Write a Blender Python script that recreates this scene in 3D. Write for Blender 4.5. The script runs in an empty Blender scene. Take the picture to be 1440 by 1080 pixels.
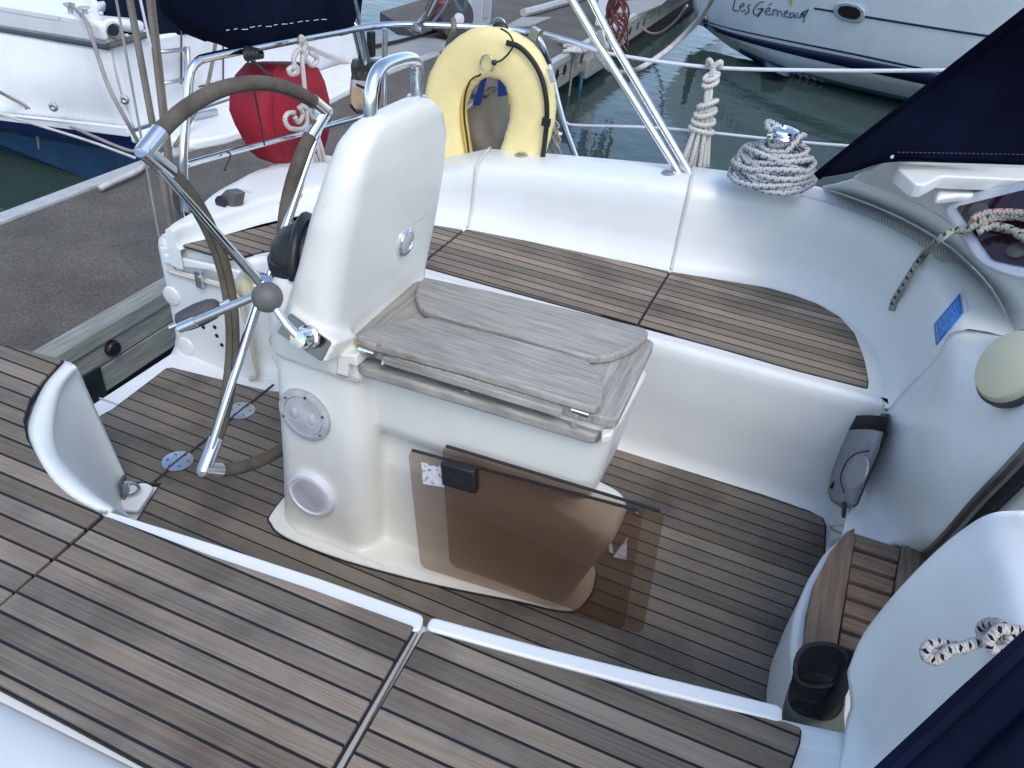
import bpy, bmesh, math, random
from math import sin, cos, pi, radians as R_
from mathutils import Vector as V, Matrix
random.seed(7)
sc = bpy.context.scene
col = sc.collection

# ------------------------------------------------------------------ camera
CAM = V((0, 0, 1.55)); FPX = 1100.0
def cam_axes(p, r, y):
    f = V((sin(y)*cos(p), cos(y)*cos(p), -sin(p)))
    rt = V((cos(y), -sin(y), 0)); up = rt.cross(f)
    return cos(r)*rt + sin(r)*up, cos(r)*up - sin(r)*rt, f
RT, UP, FW = cam_axes(R_(35.3), R_(6.6), R_(-19.5))
cd = bpy.data.cameras.new('camera'); cam = bpy.data.objects.new('camera', cd); col.objects.link(cam)
cam.matrix_world = Matrix(((RT.x, UP.x, -FW.x, CAM.x), (RT.y, UP.y, -FW.y, CAM.y), (RT.z, UP.z, -FW.z, CAM.z), (0, 0, 0, 1)))
cd.sensor_width = 36; cd.lens = 36*FPX/1440; cd.clip_end = 2000; cd.clip_start = 0.02
sc.camera = cam

def at(px, py, x=None, y=None, z=None, d=0.0):
    """the place in the world seen at a photo pixel, on a given plane"""
    r = RT*((px-720)/FPX) - UP*((py-540)/FPX) + FW
    if z is not None: t = (z-CAM.z)/r.z
    elif y is not None: t = (y-CAM.y)/r.y
    else: t = (x-CAM.x)/r.x
    return CAM + r*t + V((0, 0, d))

# ------------------------------------------------------------------ materials
def nd(nt, typ, **k):
    n = nt.nodes.new(typ)
    for a, b in k.items():
        if a in n.inputs: n.inputs[a].default_value = b
        else: setattr(n, a, b)
    return n
def base_mat(name):
    m = bpy.data.materials.new(name); m.use_nodes = True
    nt = m.node_tree; b = nt.nodes['Principled BSDF']
    return m, nt, b
def ramp(nt, fac, stops):
    r = nt.nodes.new('ShaderNodeValToRGB'); e = r.color_ramp.elements
    while len(e) < len(stops): e.new(0.5)
    for i, (p, c) in enumerate(stops):
        e[i].position = p; e[i].color = (*c, 1) if len(c) == 3 else c
    nt.links.new(fac, r.inputs[0]); return r
def mat(name, colr, rough=0.5, metal=0.0, var=0.0, vscale=8.0, bump=0.0, bscale=60.0, coat=0.0, stretch=None, spec=None, blotch=0.0):
    m, nt, b = base_mat(name)
    b.inputs['Base Color'].default_value = (*colr, 1)
    b.inputs['Roughness'].default_value = rough; b.inputs['Metallic'].default_value = metal
    b.inputs['Coat Weight'].default_value = coat; b.inputs['Coat Roughness'].default_value = 0.08
    if spec is not None: b.inputs['Specular IOR Level'].default_value = spec
    tc = nd(nt, 'ShaderNodeTexCoord'); src = tc.outputs['Object']
    if stretch:
        mp = nd(nt, 'ShaderNodeMapping'); mp.inputs['Scale'].default_value = stretch
        nt.links.new(src, mp.inputs[0]); src = mp.outputs[0]
    if var:
        n = nd(nt, 'ShaderNodeTexNoise', Scale=vscale, Detail=6.0, Roughness=0.6); nt.links.new(src, n.inputs['Vector'])
        lo = tuple(c*(1-var) for c in colr); hi = tuple(min(1, c*(1+var)) for c in colr)
        r = ramp(nt, n.outputs['Fac'], [(0.3, lo), (0.7, hi)]); out_ = r.outputs[0]
        if blotch:
            nb2 = nd(nt, 'ShaderNodeTexNoise', Scale=2.6, Detail=7.0, Roughness=.65); nt.links.new(tc.outputs['Object'], nb2.inputs['Vector'])
            rb2 = ramp(nt, nb2.outputs['Fac'], [(.34, (1-blotch,)*3), (.62, (1, 1, 1))])
            mb2 = nd(nt, 'ShaderNodeMixRGB', blend_type='MULTIPLY'); mb2.inputs[0].default_value = 1
            nt.links.new(out_, mb2.inputs[1]); nt.links.new(rb2.outputs[0], mb2.inputs[2]); out_ = mb2.outputs[0]
        nt.links.new(out_, b.inputs['Base Color'])
        mr = nd(nt, 'ShaderNodeMapRange'); mr.inputs['To Min'].default_value = max(0, rough-0.08); mr.inputs['To Max'].default_value = rough+0.12
        nt.links.new(n.outputs['Fac'], mr.inputs['Value']); nt.links.new(mr.outputs[0], b.inputs['Roughness'])
    if bump:
        n2 = nd(nt, 'ShaderNodeTexNoise', Scale=bscale, Detail=4.0); nt.links.new(src, n2.inputs['Vector'])
        bp = nd(nt, 'ShaderNodeBump', Strength=bump, Distance=0.004)
        nt.links.new(n2.outputs['Fac'], bp.inputs['Height']); nt.links.new(bp.outputs[0], b.inputs['Normal'])
    return m
def gelcoat(name, colr, rough=0.28):
    """moulded fibreglass: soft gloss, faint staining, a few dark specks"""
    m, nt, b = base_mat(name)
    tc = nd(nt, 'ShaderNodeTexCoord')
    n = nd(nt, 'ShaderNodeTexNoise', Scale=3.0, Detail=8.0, Roughness=0.65); nt.links.new(tc.outputs['Object'], n.inputs['Vector'])
    r = ramp(nt, n.outputs['Fac'], [(0.28, tuple(c*.92 for c in colr[:2])+(colr[2]*.905,)), (0.56, colr)])
    v = nd(nt, 'ShaderNodeTexVoronoi', Scale=26.0); nt.links.new(tc.outputs['Object'], v.inputs['Vector'])
    n3 = nd(nt, 'ShaderNodeTexNoise', Scale=5.0, Detail=2.0); nt.links.new(tc.outputs['Object'], n3.inputs['Vector'])
    sp = nd(nt, 'ShaderNodeMath', operation='LESS_THAN'); nt.links.new(v.outputs['Distance'], sp.inputs[0]); sp.inputs[1].default_value = 0.035
    gt = nd(nt, 'ShaderNodeMath', operation='GREATER_THAN'); nt.links.new(n3.outputs['Fac'], gt.inputs[0]); gt.inputs[1].default_value = 0.6
    mu = nd(nt, 'ShaderNodeMath', operation='MULTIPLY'); nt.links.new(sp.outputs[0], mu.inputs[0]); nt.links.new(gt.outputs[0], mu.inputs[1])
    mu2 = nd(nt, 'ShaderNodeMath', operation='MULTIPLY'); nt.links.new(mu.outputs[0], mu2.inputs[0]); mu2.inputs[1].default_value = .6
    mx = nd(nt, 'ShaderNodeMixRGB'); nt.links.new(mu2.outputs[0], mx.inputs[0]); nt.links.new(r.outputs[0], mx.inputs[1]); mx.inputs[2].default_value = (.16, .15, .13, 1)
    nt.links.new(mx.outputs[0], b.inputs['Base Color'])
    mr = nd(nt, 'ShaderNodeMapRange'); mr.inputs['To Min'].default_value = rough-.06; mr.inputs['To Max'].default_value = rough+.18
    nt.links.new(n.outputs['Fac'], mr.inputs['Value']); nt.links.new(mr.outputs[0], b.inputs['Roughness'])
    n2 = nd(nt, 'ShaderNodeTexNoise', Scale=14.0, Detail=2.0); nt.links.new(tc.outputs['Object'], n2.inputs['Vector'])
    bp = nd(nt, 'ShaderNodeBump', Strength=.05, Distance=.01); nt.links.new(n2.outputs['Fac'], bp.inputs['Height']); nt.links.new(bp.outputs[0], b.inputs['Normal'])
    b.inputs['Coat Weight'].default_value = .06
    return m
def teak(name, ang=0.0, pitch=0.04, off=0.0, tone=(.26, .20, .16), seam=.1, gray=.45):
    """teak strips along X (turned by ang) with black caulking, weathered grain"""
    m, nt, b = base_mat(name)
    L = nt.links.new
    tc = nd(nt, 'ShaderNodeTexCoord'); mp = nd(nt, 'ShaderNodeMapping'); mp.inputs['Rotation'].default_value = (0, 0, -ang)
    L(tc.outputs['Object'], mp.inputs[0])
    sx = nd(nt, 'ShaderNodeSeparateXYZ'); L(mp.outputs[0], sx.inputs[0])
    dv = nd(nt, 'ShaderNodeMath', operation='MULTIPLY_ADD'); L(sx.outputs['Y'], dv.inputs[0]); dv.inputs[1].default_value = 1/pitch; dv.inputs[2].default_value = off
    fr = nd(nt, 'ShaderNodeMath', operation='FRACT'); L(dv.outputs[0], fr.inputs[0])
    fl = nd(nt, 'ShaderNodeMath', operation='FLOOR'); L(dv.outputs[0], fl.inputs[0])
    wn = nd(nt, 'ShaderNodeTexWhiteNoise', noise_dimensions='1D'); L(fl.outputs[0], wn.inputs['W'])
    # fine grain, shifted per strip
    cb = nd(nt, 'ShaderNodeCombineXYZ')
    mx_ = nd(nt, 'ShaderNodeMath', operation='MULTIPLY_ADD'); L(wn.outputs['Value'], mx_.inputs[0]); mx_.inputs[1].default_value = 37.0; L(sx.outputs['X'], mx_.inputs[2])
    L(mx_.outputs[0], cb.inputs['X']); L(sx.outputs['Y'], cb.inputs['Y']); L(sx.outputs['Z'], cb.inputs['Z'])
    m2 = nd(nt, 'ShaderNodeMapping'); m2.inputs['Scale'].default_value = (3.5, 260, 5); L(cb.outputs[0], m2.inputs[0])
    g = nd(nt, 'ShaderNodeTexNoise', Scale=1.0, Detail=6.0, Roughness=.7); L(m2.outputs[0], g.inputs['Vector'])
    m3 = nd(nt, 'ShaderNodeMapping'); m3.inputs['Scale'].default_value = (2.2, 16, 3); L(cb.outputs[0], m3.inputs[0])
    g2 = nd(nt, 'ShaderNodeTexNoise', Scale=1.0, Detail=5.0, Roughness=.6); L(m3.outputs[0], g2.inputs['Vector'])
    dark = tuple(c*.40 for c in tone); lite = tuple(c*1.38 for c in tone); gr = sum(tone)/3
    r1 = ramp(nt, g.outputs['Fac'], [(.34, dark), (.5, tone), (.68, lite)])
    rg = ramp(nt, g2.outputs['Fac'], [(.35, (gr*1.02, gr*1.0, gr*.95)), (.65, (gr*1.28, gr*1.04, gr*.76))])
    mg = nd(nt, 'ShaderNodeMixRGB'); mg.inputs[0].default_value = gray; L(r1.outputs[0], mg.inputs[1]); L(rg.outputs[0], mg.inputs[2])
    hs = nd(nt, 'ShaderNodeHueSaturation'); L(mg.outputs[0], hs.inputs['Color'])
    vr = nd(nt, 'ShaderNodeMapRange'); vr.inputs['To Min'].default_value = .7; vr.inputs['To Max'].default_value = 1.26; L(wn.outputs['Value'], vr.inputs['Value']); L(vr.outputs[0], hs.inputs['Value'])
    # damp blotches
    bl = nd(nt, 'ShaderNodeTexNoise', Scale=4.5, Detail=5.0); L(tc.outputs['Object'], bl.inputs['Vector'])
    rb = ramp(nt, bl.outputs['Fac'], [(.36, (.66, .65, .66)), (.52, (1, 1, 1)), (.72, (1.0, .97, .93))])
    mm = nd(nt, 'ShaderNodeMixRGB', blend_type='MULTIPLY'); mm.inputs[0].default_value = 1; L(hs.outputs[0], mm.inputs[1]); L(rb.outputs[0], mm.inputs[2])
    # caulking
    ab = nd(nt, 'ShaderNodeMath', operation='SUBTRACT'); L(fr.outputs[0], ab.inputs[0]); ab.inputs[1].default_value = .5
    aa = nd(nt, 'ShaderNodeMath', operation='ABSOLUTE'); L(ab.outputs[0], aa.inputs[0])
    ed = nd(nt, 'ShaderNodeTexNoise', Scale=90.0); L(tc.outputs['Object'], ed.inputs['Vector'])
    ew = nd(nt, 'ShaderNodeMath', operation='MULTIPLY_ADD'); L(ed.outputs['Fac'], ew.inputs[0]); ew.inputs[1].default_value = .02; ew.inputs[2].default_value = -.01
    a2 = nd(nt, 'ShaderNodeMath', operation='ADD'); L(aa.outputs[0], a2.inputs[0]); L(ew.outputs[0], a2.inputs[1])
    ck = nd(nt, 'ShaderNodeMapRange'); ck.inputs['From Min'].default_value = .5-seam*.56; ck.inputs['From Max'].default_value = .5-seam*.44; L(a2.outputs[0], ck.inputs['Value'])
    mk = nd(nt, 'ShaderNodeMixRGB'); L(ck.outputs[0], mk.inputs[0]); L(mm.outputs[0], mk.inputs[1]); mk.inputs[2].default_value = (.012, .012, .014, 1)
    L(mk.outputs[0], b.inputs['Base Color']); b.inputs['Roughness'].default_value = .68; b.inputs['Specular IOR Level'].default_value = .3
    hh = nd(nt, 'ShaderNodeMath', operation='MULTIPLY_ADD'); L(ck.outputs[0], hh.inputs[0]); hh.inputs[1].default_value = -1.2; L(g.outputs['Fac'], hh.inputs[2])
    bp = nd(nt, 'ShaderNodeBump', Strength=.45, Distance=.0012); L(hh.outputs[0], bp.inputs['Height']); L(bp.outputs[0], b.inputs['Normal'])
    return m
def rope_mat(name, colr, fleck=None, freq=60.0, fl_amt=.3):
    """braided line: u runs along the rope, v round it"""
    m, nt, b = base_mat(name); L = nt.links.new
    uv = nd(nt, 'ShaderNodeTexCoord'); sx = nd(nt, 'ShaderNodeSeparateXYZ'); L(uv.outputs['UV'], sx.inputs[0])
    def wave(su, sv, ph=0):
        a = nd(nt, 'ShaderNodeMath', operation='MULTIPLY'); L(sx.outputs['X'], a.inputs[0]); a.inputs[1].default_value = su*2*pi
        c = nd(nt, 'ShaderNodeMath', operation='MULTIPLY_ADD'); L(sx.outputs['Y'], c.inputs[0]); c.inputs[1].default_value = sv*2*pi; L(a.outputs[0], c.inputs[2])
        s = nd(nt, 'ShaderNodeMath', operation='SINE'); L(c.outputs[0], s.inputs[0]); return s.outputs[0]
    w1, w2 = wave(freq, 2), wave(freq, -2)
    mxx = nd(nt, 'ShaderNodeMath', operation='MAXIMUM'); L(w1, mxx.inputs[0]); L(w2, mxx.inputs[1])
    r = ramp(nt, mxx.outputs[0], [(0.0, tuple(c*.78 for c in colr)), (.75, colr)])
    n = nd(nt, 'ShaderNodeTexNoise', Scale=9.0, Detail=3.0); L(uv.outputs['Object'], n.inputs['Vector'])
    rn = ramp(nt, n.outputs['Fac'], [(.3, (.75, .73, .7)), (.65, (1, 1, 1))])
    mm = nd(nt, 'ShaderNodeMixRGB', blend_type='MULTIPLY'); mm.inputs[0].default_value = 1; L(r.outputs[0], mm.inputs[1]); L(rn.outputs[0], mm.inputs[2])
    out = mm.outputs[0]
    if fleck:
        f1 = wave(freq*.42, 2); f2 = wave(freq*.42, -1)
        g1 = nd(nt, 'ShaderNodeMath', operation='GREATER_THAN'); L(f1, g1.inputs[0]); g1.inputs[1].default_value = 1-fl_amt*1.6
        g2 = nd(nt, 'ShaderNodeMath', operation='GREATER_THAN'); L(f2, g2.inputs[0]); g2.inputs[1].default_value = .1
        gm = nd(nt, 'ShaderNodeMath', operation='MULTIPLY'); L(g1.outputs[0], gm.inputs[0]); L(g2.outputs[0], gm.inputs[1])
        mf = nd(nt, 'ShaderNodeMixRGB'); L(gm.outputs[0], mf.inputs[0]); L(out, mf.inputs[1]); mf.inputs[2].default_value = (*fleck, 1); out = mf.outputs[0]
    L(out, b.inputs['Base Color']); b.inputs['Roughness'].default_value = .85; b.inputs['Specular IOR Level'].default_value = .15
    bp = nd(nt, 'ShaderNodeBump', Strength=.5, Distance=.0015); L(mxx.outputs[0], bp.inputs['Height']); L(bp.outputs[0], b.inputs['Normal'])
    return m
def tint_glass(name, colr):
    m, nt, b = base_mat(name); L = nt.links.new
    nt.nodes.remove(b); out = nt.nodes['Material Output']
    tr = nd(nt, 'ShaderNodeBsdfTransparent'); tr.inputs[0].default_value = (*colr, 1)
    df = nd(nt, 'ShaderNodeBsdfDiffuse'); df.inputs[0].default_value = (.16, .11, .08, 1)
    gl = nd(nt, 'ShaderNodeBsdfGlossy'); gl.inputs['Roughness'].default_value = .06
    n = nd(nt, 'ShaderNodeTexNoise', Scale=7.0, Detail=6.0); tc = nd(nt, 'ShaderNodeTexCoord'); L(tc.outputs['Object'], n.inputs['Vector'])
    mr = nd(nt, 'ShaderNodeMapRange'); mr.inputs['To Min'].default_value = .04; mr.inputs['To Max'].default_value = .13; L(n.outputs['Fac'], mr.inputs['Value'])
    m1 = nd(nt, 'ShaderNodeMixShader'); L(mr.outputs[0], m1.inputs[0]); L(tr.outputs[0], m1.inputs[1]); L(df.outputs[0], m1.inputs[2])
    fr = nd(nt, 'ShaderNodeFresnel', IOR=1.45); ge = nd(nt, 'ShaderNodeNewGeometry')
    inv = nd(nt, 'ShaderNodeMath', operation='SUBTRACT'); inv.inputs[0].default_value = 1; L(ge.outputs['Backfacing'], inv.inputs[1])
    fm = nd(nt, 'ShaderNodeMath', operation='MULTIPLY'); L(fr.outputs[0], fm.inputs[0]); L(inv.outputs[0], fm.inputs[1])
    m2 = nd(nt, 'ShaderNodeMixShader'); L(fm.outputs[0], m2.inputs[0]); L(m1.outputs[0], m2.inputs[1]); L(gl.outputs[0], m2.inputs[2])
    L(m2.outputs[0], out.inputs[0]); return m

GEL = gelcoat('white_gelcoat', (.765, .795, .785), .33)
GELC = gelcoat('cream_gelcoat', (.75, .755, .70), .28)
TEAKT = mat('weathered_teak', (.365, .352, .312), .8, var=.32, vscale=3.0, bump=.5, bscale=9, stretch=(2.6, 42, 9), blotch=.25)
TEAKTY = mat('weathered_teak_crosswise', (.365, .352, .312), .8, var=.32, vscale=3.0, bump=.5, bscale=9, stretch=(42, 2.6, 9), blotch=.25)
TEAKS = mat('step_teak', (.19, .135, .095), .7, var=.35, vscale=3.0, bump=.4, bscale=8, stretch=(2.5, 30, 6))
TEAKSY = mat('step_teak_crosswise', (.19, .135, .095), .7, var=.35, vscale=3.0, bump=.4, bscale=8, stretch=(30, 2.5, 6))
CAULK = mat('black_caulking', (.012, .012, .014), .6)
CHROME = mat('polished_steel', (.78, .79, .80), .09, 1.0, var=.06, vscale=30)
STEEL = mat('brushed_steel', (.55, .56, .57), .32, 1.0, var=.1, vscale=40)
DARKSTEEL = mat('dark_steel_plate', (.22, .225, .23), .3, 1.0, var=.15, vscale=20)
BLACK = mat('black_plastic', (.012, .013, .016), .42, bump=.15, bscale=200)
GREYP = mat('grey_rubber', (.055, .057, .063), .6, var=.2, vscale=30)
KNOBG = mat('grey_knob_plastic', (.115, .113, .11), .5, var=.12, vscale=30)
NAVY = mat('navy_canvas', (.0045, .0075, .022), .9, var=.45, vscale=5, bump=1.0, bscale=9, spec=.08)
NAVYD = mat('navy_sprayhood_canvas', (.0028, .0042, .0125), .95, var=.45, vscale=4, bump=1.0, bscale=7, spec=.03)
LEATHER = mat('stitched_leather', (.105, .092, .072), .75, var=.35, vscale=14, bump=.6, bscale=70, spec=.25)
THREAD = mat('dark_thread', (.025, .022, .018), .8)
ROPEW = rope_mat('white_braid', (.66, .65, .62), freq=110)
ROPEG = rope_mat('grey_braid', (.36, .35, .33), freq=120)
ROPEB = rope_mat('blue_fleck_braid', (.55, .55, .52), (.05, .16, .32), freq=110, fl_amt=.3)
ROPEGR = rope_mat('green_fleck_braid', (.40, .41, .36), (.01, .07, .055), freq=100, fl_amt=.36)
ROPER = rope_mat('red_fleck_braid', (.52, .5, .47), (.5, .05, .06), freq=110, fl_amt=.36)
ROPEK = rope_mat('black_fleck_braid', (.58, .57, .54), (.015, .012, .02), freq=210, fl_amt=.34)
WEBB = rope_mat('weathered_webbing', (.24, .22, .195), freq=150)
WHITEP = mat('white_plastic', (.62, .64, .68), .5, bump=.2, bscale=300)
GREYH = mat('weathered_hatch_plastic', (.40, .41, .42), .65, var=.25, vscale=18, bump=.15, bscale=50)
CREAMP = mat('yellowed_plastic', (.60, .57, .40), .5, var=.06, vscale=6)
CORDP = mat('cream_cord', (.55, .5, .38), .7)
YELLOW = mat('yellow_vinyl', (.83, .70, .33), .5, var=.1, vscale=7, bump=.5, bscale=16)
YELL2 = mat('deep_yellow_vinyl', (.68, .46, .11), .55, var=.15, vscale=12, bump=.6, bscale=30)
RED = mat('red_pvc', (.36, .012, .03), .65, var=.25, vscale=5, bump=.5, bscale=9)
BEIGE = mat('beige_canvas', (.30, .265, .225), .9, var=.18, vscale=6, bump=.6, bscale=12)
ORANGE = mat('faded_orange_canvas', (.50, .36, .25), .8, var=.2, vscale=10, bump=.4, bscale=20)
BLUEW = mat('blue_webbing', (.02, .06, .33), .8, bump=.4, bscale=200)
REFL = mat('reflective_tape', (.45, .46, .48), .35, var=.2, vscale=40)
GREYF = mat('grey_mesh_fabric', (.24, .25, .27), .9, var=.2, vscale=40, bump=.4, bscale=300)
GREYL = mat('pale_grey_mesh', (.29, .29, .325), .9, var=.1, vscale=60, bump=.4, bscale=400)
OLIVE = mat('olive_grey_fabric', (.10, .115, .10), .7, var=.2, vscale=20)
STICKB = mat('blue_sticker', (.012, .19, .62), .4)
STICKW = mat('white_print', (.72, .76, .82), .5)
STICKC = mat('clear_label', (.66, .68, .70), .4, var=.1, vscale=60)
GLUE = mat('glue_residue_grey', (.26, .23, .21), .7, var=.3, vscale=80)
GLASS = tint_glass('smoked_acrylic', (.845, .785, .735))
SMOKE = mat('dark_smoked_pane', (.02, .008, .012), .08, coat=.5)
SILV = mat('silver_anodised', (.55, .60, .66), .42, .55, var=.05, vscale=20)
DOCK = mat('dark_nonslip_deck', (.125, .115, .097), .9, var=.5, vscale=110, bump=.5, bscale=240, blotch=.3)
DOCKC = mat('pale_concrete', (.30, .31, .30), .85, var=.12, vscale=5, bump=.3, bscale=80)
DOCKW = mat('grey_green_timber', (.26, .275, .25), .85, var=.32, vscale=3.0, bump=.6, bscale=7, stretch=(20, 1.6, 26))
ALU = mat('pale_aluminium', (.52, .53, .52), .45, .3, var=.12, vscale=20)
MBW = gelcoat('motorboat_gelcoat', (.80, .82, .83), .22)
MBB = mat('blue_antifouling', (.009, .05, .115), .6, var=.3, vscale=3)
MBN = mat('navy_boot_stripe', (.006, .013, .10), .35)
HULLW = gelcoat('pale_hull_gelcoat', (.62, .68, .72), .2)
HULLN = mat('navy_hull_stripe', (.007, .011, .05), .35)
TEALF = mat('teal_antifouling', (.012, .07, .10), .6, var=.2, vscale=2)
DARKU = mat('dark_underside', (.01, .01, .01), .8)

# ------------------------------------------------------------------ mesh helpers
def cr(pts, n=6, closed=False):
    """Catmull-Rom through 3-D points"""
    P = [V(p) for p in pts]; out = []; N = len(P)
    rng = range(N if closed else N-1)
    for i in rng:
        p1, p2 = P[i], P[(i+1) % N]
        p0 = P[i-1] if (i > 0 or closed) else p1*2-p2
        p3 = P[(i+2) % N] if (i+2 < N or closed) else p2*2-p1
        for k in range(n):
            t = k/n
            out.append(.5*((2*p1)+(p2-p0)*t+(2*p0-5*p1+4*p2-p3)*t*t+(3*p1-p0-3*p2+p3)*t**3))
    if not closed: out.append(P[-1].copy())
    return out
class MB:
    def __init__(s): s.v = []; s.f = []; s.uv = {}
    def add(s, vs, fs, uvs=None):
        o = len(s.v); s.v += [tuple(p) for p in vs]
        for i, f in enumerate(fs):
            if uvs: s.uv[len(s.f)] = uvs[i]
            s.f.append([o+j for j in f])
        return s
    def box(s, lo, hi):
        a, b = lo, hi
        vs = [(x, y, z) for z in (a[2], b[2]) for y in (a[1], b[1]) for x in (a[0], b[0])]
        return s.add(vs, [(0, 2, 3, 1), (4, 5, 7, 6), (0, 1, 5, 4), (2, 6, 7, 3), (0, 4, 6, 2), (1, 3, 7, 5)])
    def obox(s, c, ax, hx, hy, hz):
        """box centred c with axes ax=(X,Y,Z)"""
        X, Y, Z = [V(a).normalized() for a in ax]; c = V(c)
        vs = [c+X*hx*i+Y*hy*j+Z*hz*k for k in (-1, 1) for j in (-1, 1) for i in (-1, 1)]
        return s.add(vs, [(0, 2, 3, 1), (4, 5, 7, 6), (0, 1, 5, 4), (2, 6, 7, 3), (0, 4, 6, 2), (1, 3, 7, 5)])
    def prism(s, pts, dv):
        """closed outline pushed along dv"""
        P = [V(p) for p in pts]; n = len(P); d = V(dv)
        nn = sum((P[i].cross(P[(i+1) % n]) for i in range(n)), V((0, 0, 0)))
        if nn.dot(d) < 0: P.reverse()
        return s.add(P+[p+d for p in P], [list(range(n-1, -1, -1)), list(range(n, 2*n))]+[(i, (i+1) % n, n+(i+1) % n, n+i) for i in range(n)])
    def loft(s, rings, cap=True, closed=True):
        n = len(rings[0]); vs = [p for r in rings for p in r]; fs = []
        for k in range(len(rings)-1):
            for i in range(n if closed else n-1):
                j = (i+1) % n; fs.append((k*n+i, k*n+j, (k+1)*n+j, (k+1)*n+i))
        if cap and closed:
            fs.append(list(range(n-1, -1, -1))); fs.append([(len(rings)-1)*n+i for i in range(n)])
        return s.add(vs, fs)
    def tube(s, path, r, seg=8, cap=True, flat=1.0, up=None):
        P = [V(p) for p in path]; n = len(P); rr = r if isinstance(r, (list, tuple)) else [r]*n
        T = [(P[min(i+1, n-1)]-P[max(i-1, 0)]).normalized() for i in range(n)]
        u = V(up) if up else (V((0, 0, 1)) if abs(T[0].z) < .9 else V((1, 0, 0)))
        N = (u-T[0]*u.dot(T[0])).normalized(); vs = []; L = 0; ls = []
        for i in range(n):
            if i: L += (P[i]-P[i-1]).length
            ls.append(L)
            N = (N-T[i]*N.dot(T[i])).normalized(); B = T[i].cross(N)
            for k in range(seg):
                a = 2*pi*k/seg; vs.append(P[i]+(N*cos(a)*flat+B*sin(a))*rr[i])
        fs = []; uv = []
        for i in range(n-1):
            for k in range(seg):
                j = (k+1) % seg
                fs.append((i*seg+k, i*seg+j, (i+1)*seg+j, (i+1)*seg+k))
                uv.append(((ls[i], k/seg), (ls[i], (k+1)/seg), (ls[i+1], (k+1)/seg), (ls[i+1], k/seg)))
        if cap:
            fs.append(list(range(seg-1, -1, -1))); uv.append([(0, 0)]*seg)
            fs.append([(n-1)*seg+k for k in range(seg)]); uv.append([(L, 0)]*seg)
        return s.add(vs, fs, uv)
    def lathe(s, c, axis, prof, seg=24):
        """prof: (radius, height along axis)"""
        Z = V(axis).normalized(); X = Z.orthogonal().normalized(); Y = Z.cross(X); c = V(c)
        rings = [[c+Z*h+(X*cos(2*pi*k/seg)+Y*sin(2*pi*k/seg))*max(r, 1e-4) for k in range(seg)] for r, h in prof]
        return s.loft(rings)
    def ball(s, c, r, seg=16, sc_=(1, 1, 1)):
        c = V(c); rings = []
        for i in range(1, seg//2):
            a = pi*i/(seg//2); rings.append([c+V((sin(a)*cos(2*pi*k/seg)*r*sc_[0], sin(a)*sin(2*pi*k/seg)*r*sc_[1], -cos(a)*r*sc_[2])) for k in range(seg)])
        return s.loft(rings)
    def grid(s, rows):
        n = len(rows[0]); vs = [p for r in rows for p in r]
        return s.add(vs, [(k*n+i, k*n+i+1, (k+1)*n+i+1, (k+1)*n+i) for k in range(len(rows)-1) for i in range(n-1)])
    def patch(s, rows, nu=5, nv=5):
        """smooth surface through a grid of control points"""
        R1 = [cr(r, nu) for r in rows]
        C = [cr([r[i] for r in R1], nv) for i in range(len(R1[0]))]
        return s.grid([[c[k] for c in C] for k in range(len(C[0]))])
    def build(s, name, m, parent=None, smooth=True, bevel=0, solid=0, sub=0, angle=40, remesh=0, relax=0):
        me = bpy.data.meshes.new(name); me.from_pydata(s.v, [], s.f)
        if s.uv:
            ul = me.uv_layers.new(name='UVMap'); 
            for pi_, p in enumerate(me.polygons):
                if pi_ in s.uv:
                    for k, li in enumerate(p.loop_indices): ul.data[li].uv = s.uv[pi_][k]
        bm = bmesh.new(); bm.from_mesh(me); bmesh.ops.recalc_face_normals(bm, faces=bm.faces)
        if solid and sum(f.calc_area()*f.normal.dot((CAM-f.calc_center_median()).normalized()) for f in bm.faces) < 0: bmesh.ops.reverse_faces(bm, faces=bm.faces)
        bm.to_mesh(me); bm.free()
        me.materials.append(m)
        if smooth:
            for p in me.polygons: p.use_smooth = True
        o = bpy.data.objects.new(name, me); col.objects.link(o)
        if parent is not None:
            o.parent = parent
            if parent.type == 'EMPTY': o.location = -parent.location
        if smooth and not remesh and angle < 180:
            try: me.set_sharp_from_angle(angle=R_(angle))
            except Exception: pass
        if solid:
            md = o.modifiers.new('s', 'SOLIDIFY'); md.thickness = solid; md.offset = -1
        if remesh:
            md = o.modifiers.new('r', 'REMESH'); md.mode = 'VOXEL'; md.voxel_size = remesh; md.use_smooth_shade = True
            md = o.modifiers.new('m', 'SMOOTH'); md.iterations = relax; md.factor = .5
        if bevel:
            md = o.modifiers.new('b', 'BEVEL'); md.width = bevel; md.segments = 3; md.limit_method = 'ANGLE'; md.angle_limit = R_(35)
            md.harden_normals = False
        if sub:
            md = o.modifiers.new('u', 'SUBSURF'); md.levels = sub; md.render_levels = sub
        return o
def thing(name, loc, label, cat, group=None):
    o = bpy.data.objects.new(name, None); col.objects.link(o); o.location = V(loc); o.empty_display_size = .1
    o['label'] = label; o['category'] = cat
    if group: o['group'] = group
    return o
def tag(o, label, cat, group=None):
    o['label'] = label; o['category'] = cat
    if group: o['group'] = group
    return o
def rrect(x0, x1, y0, y1, r, z, n=5):
    """rounded rectangle ring at height z"""
    out = []
    for cx, cy, a0 in ((x1-r, y1-r, 0), (x0+r, y1-r, 90), (x0+r, y0+r, 180), (x1-r, y0+r, 270)):
        for k in range(n+1):
            a = R_(a0+90*k/n); out.append(V((cx+r*cos(a), cy+r*sin(a), z)))
    return out
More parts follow.
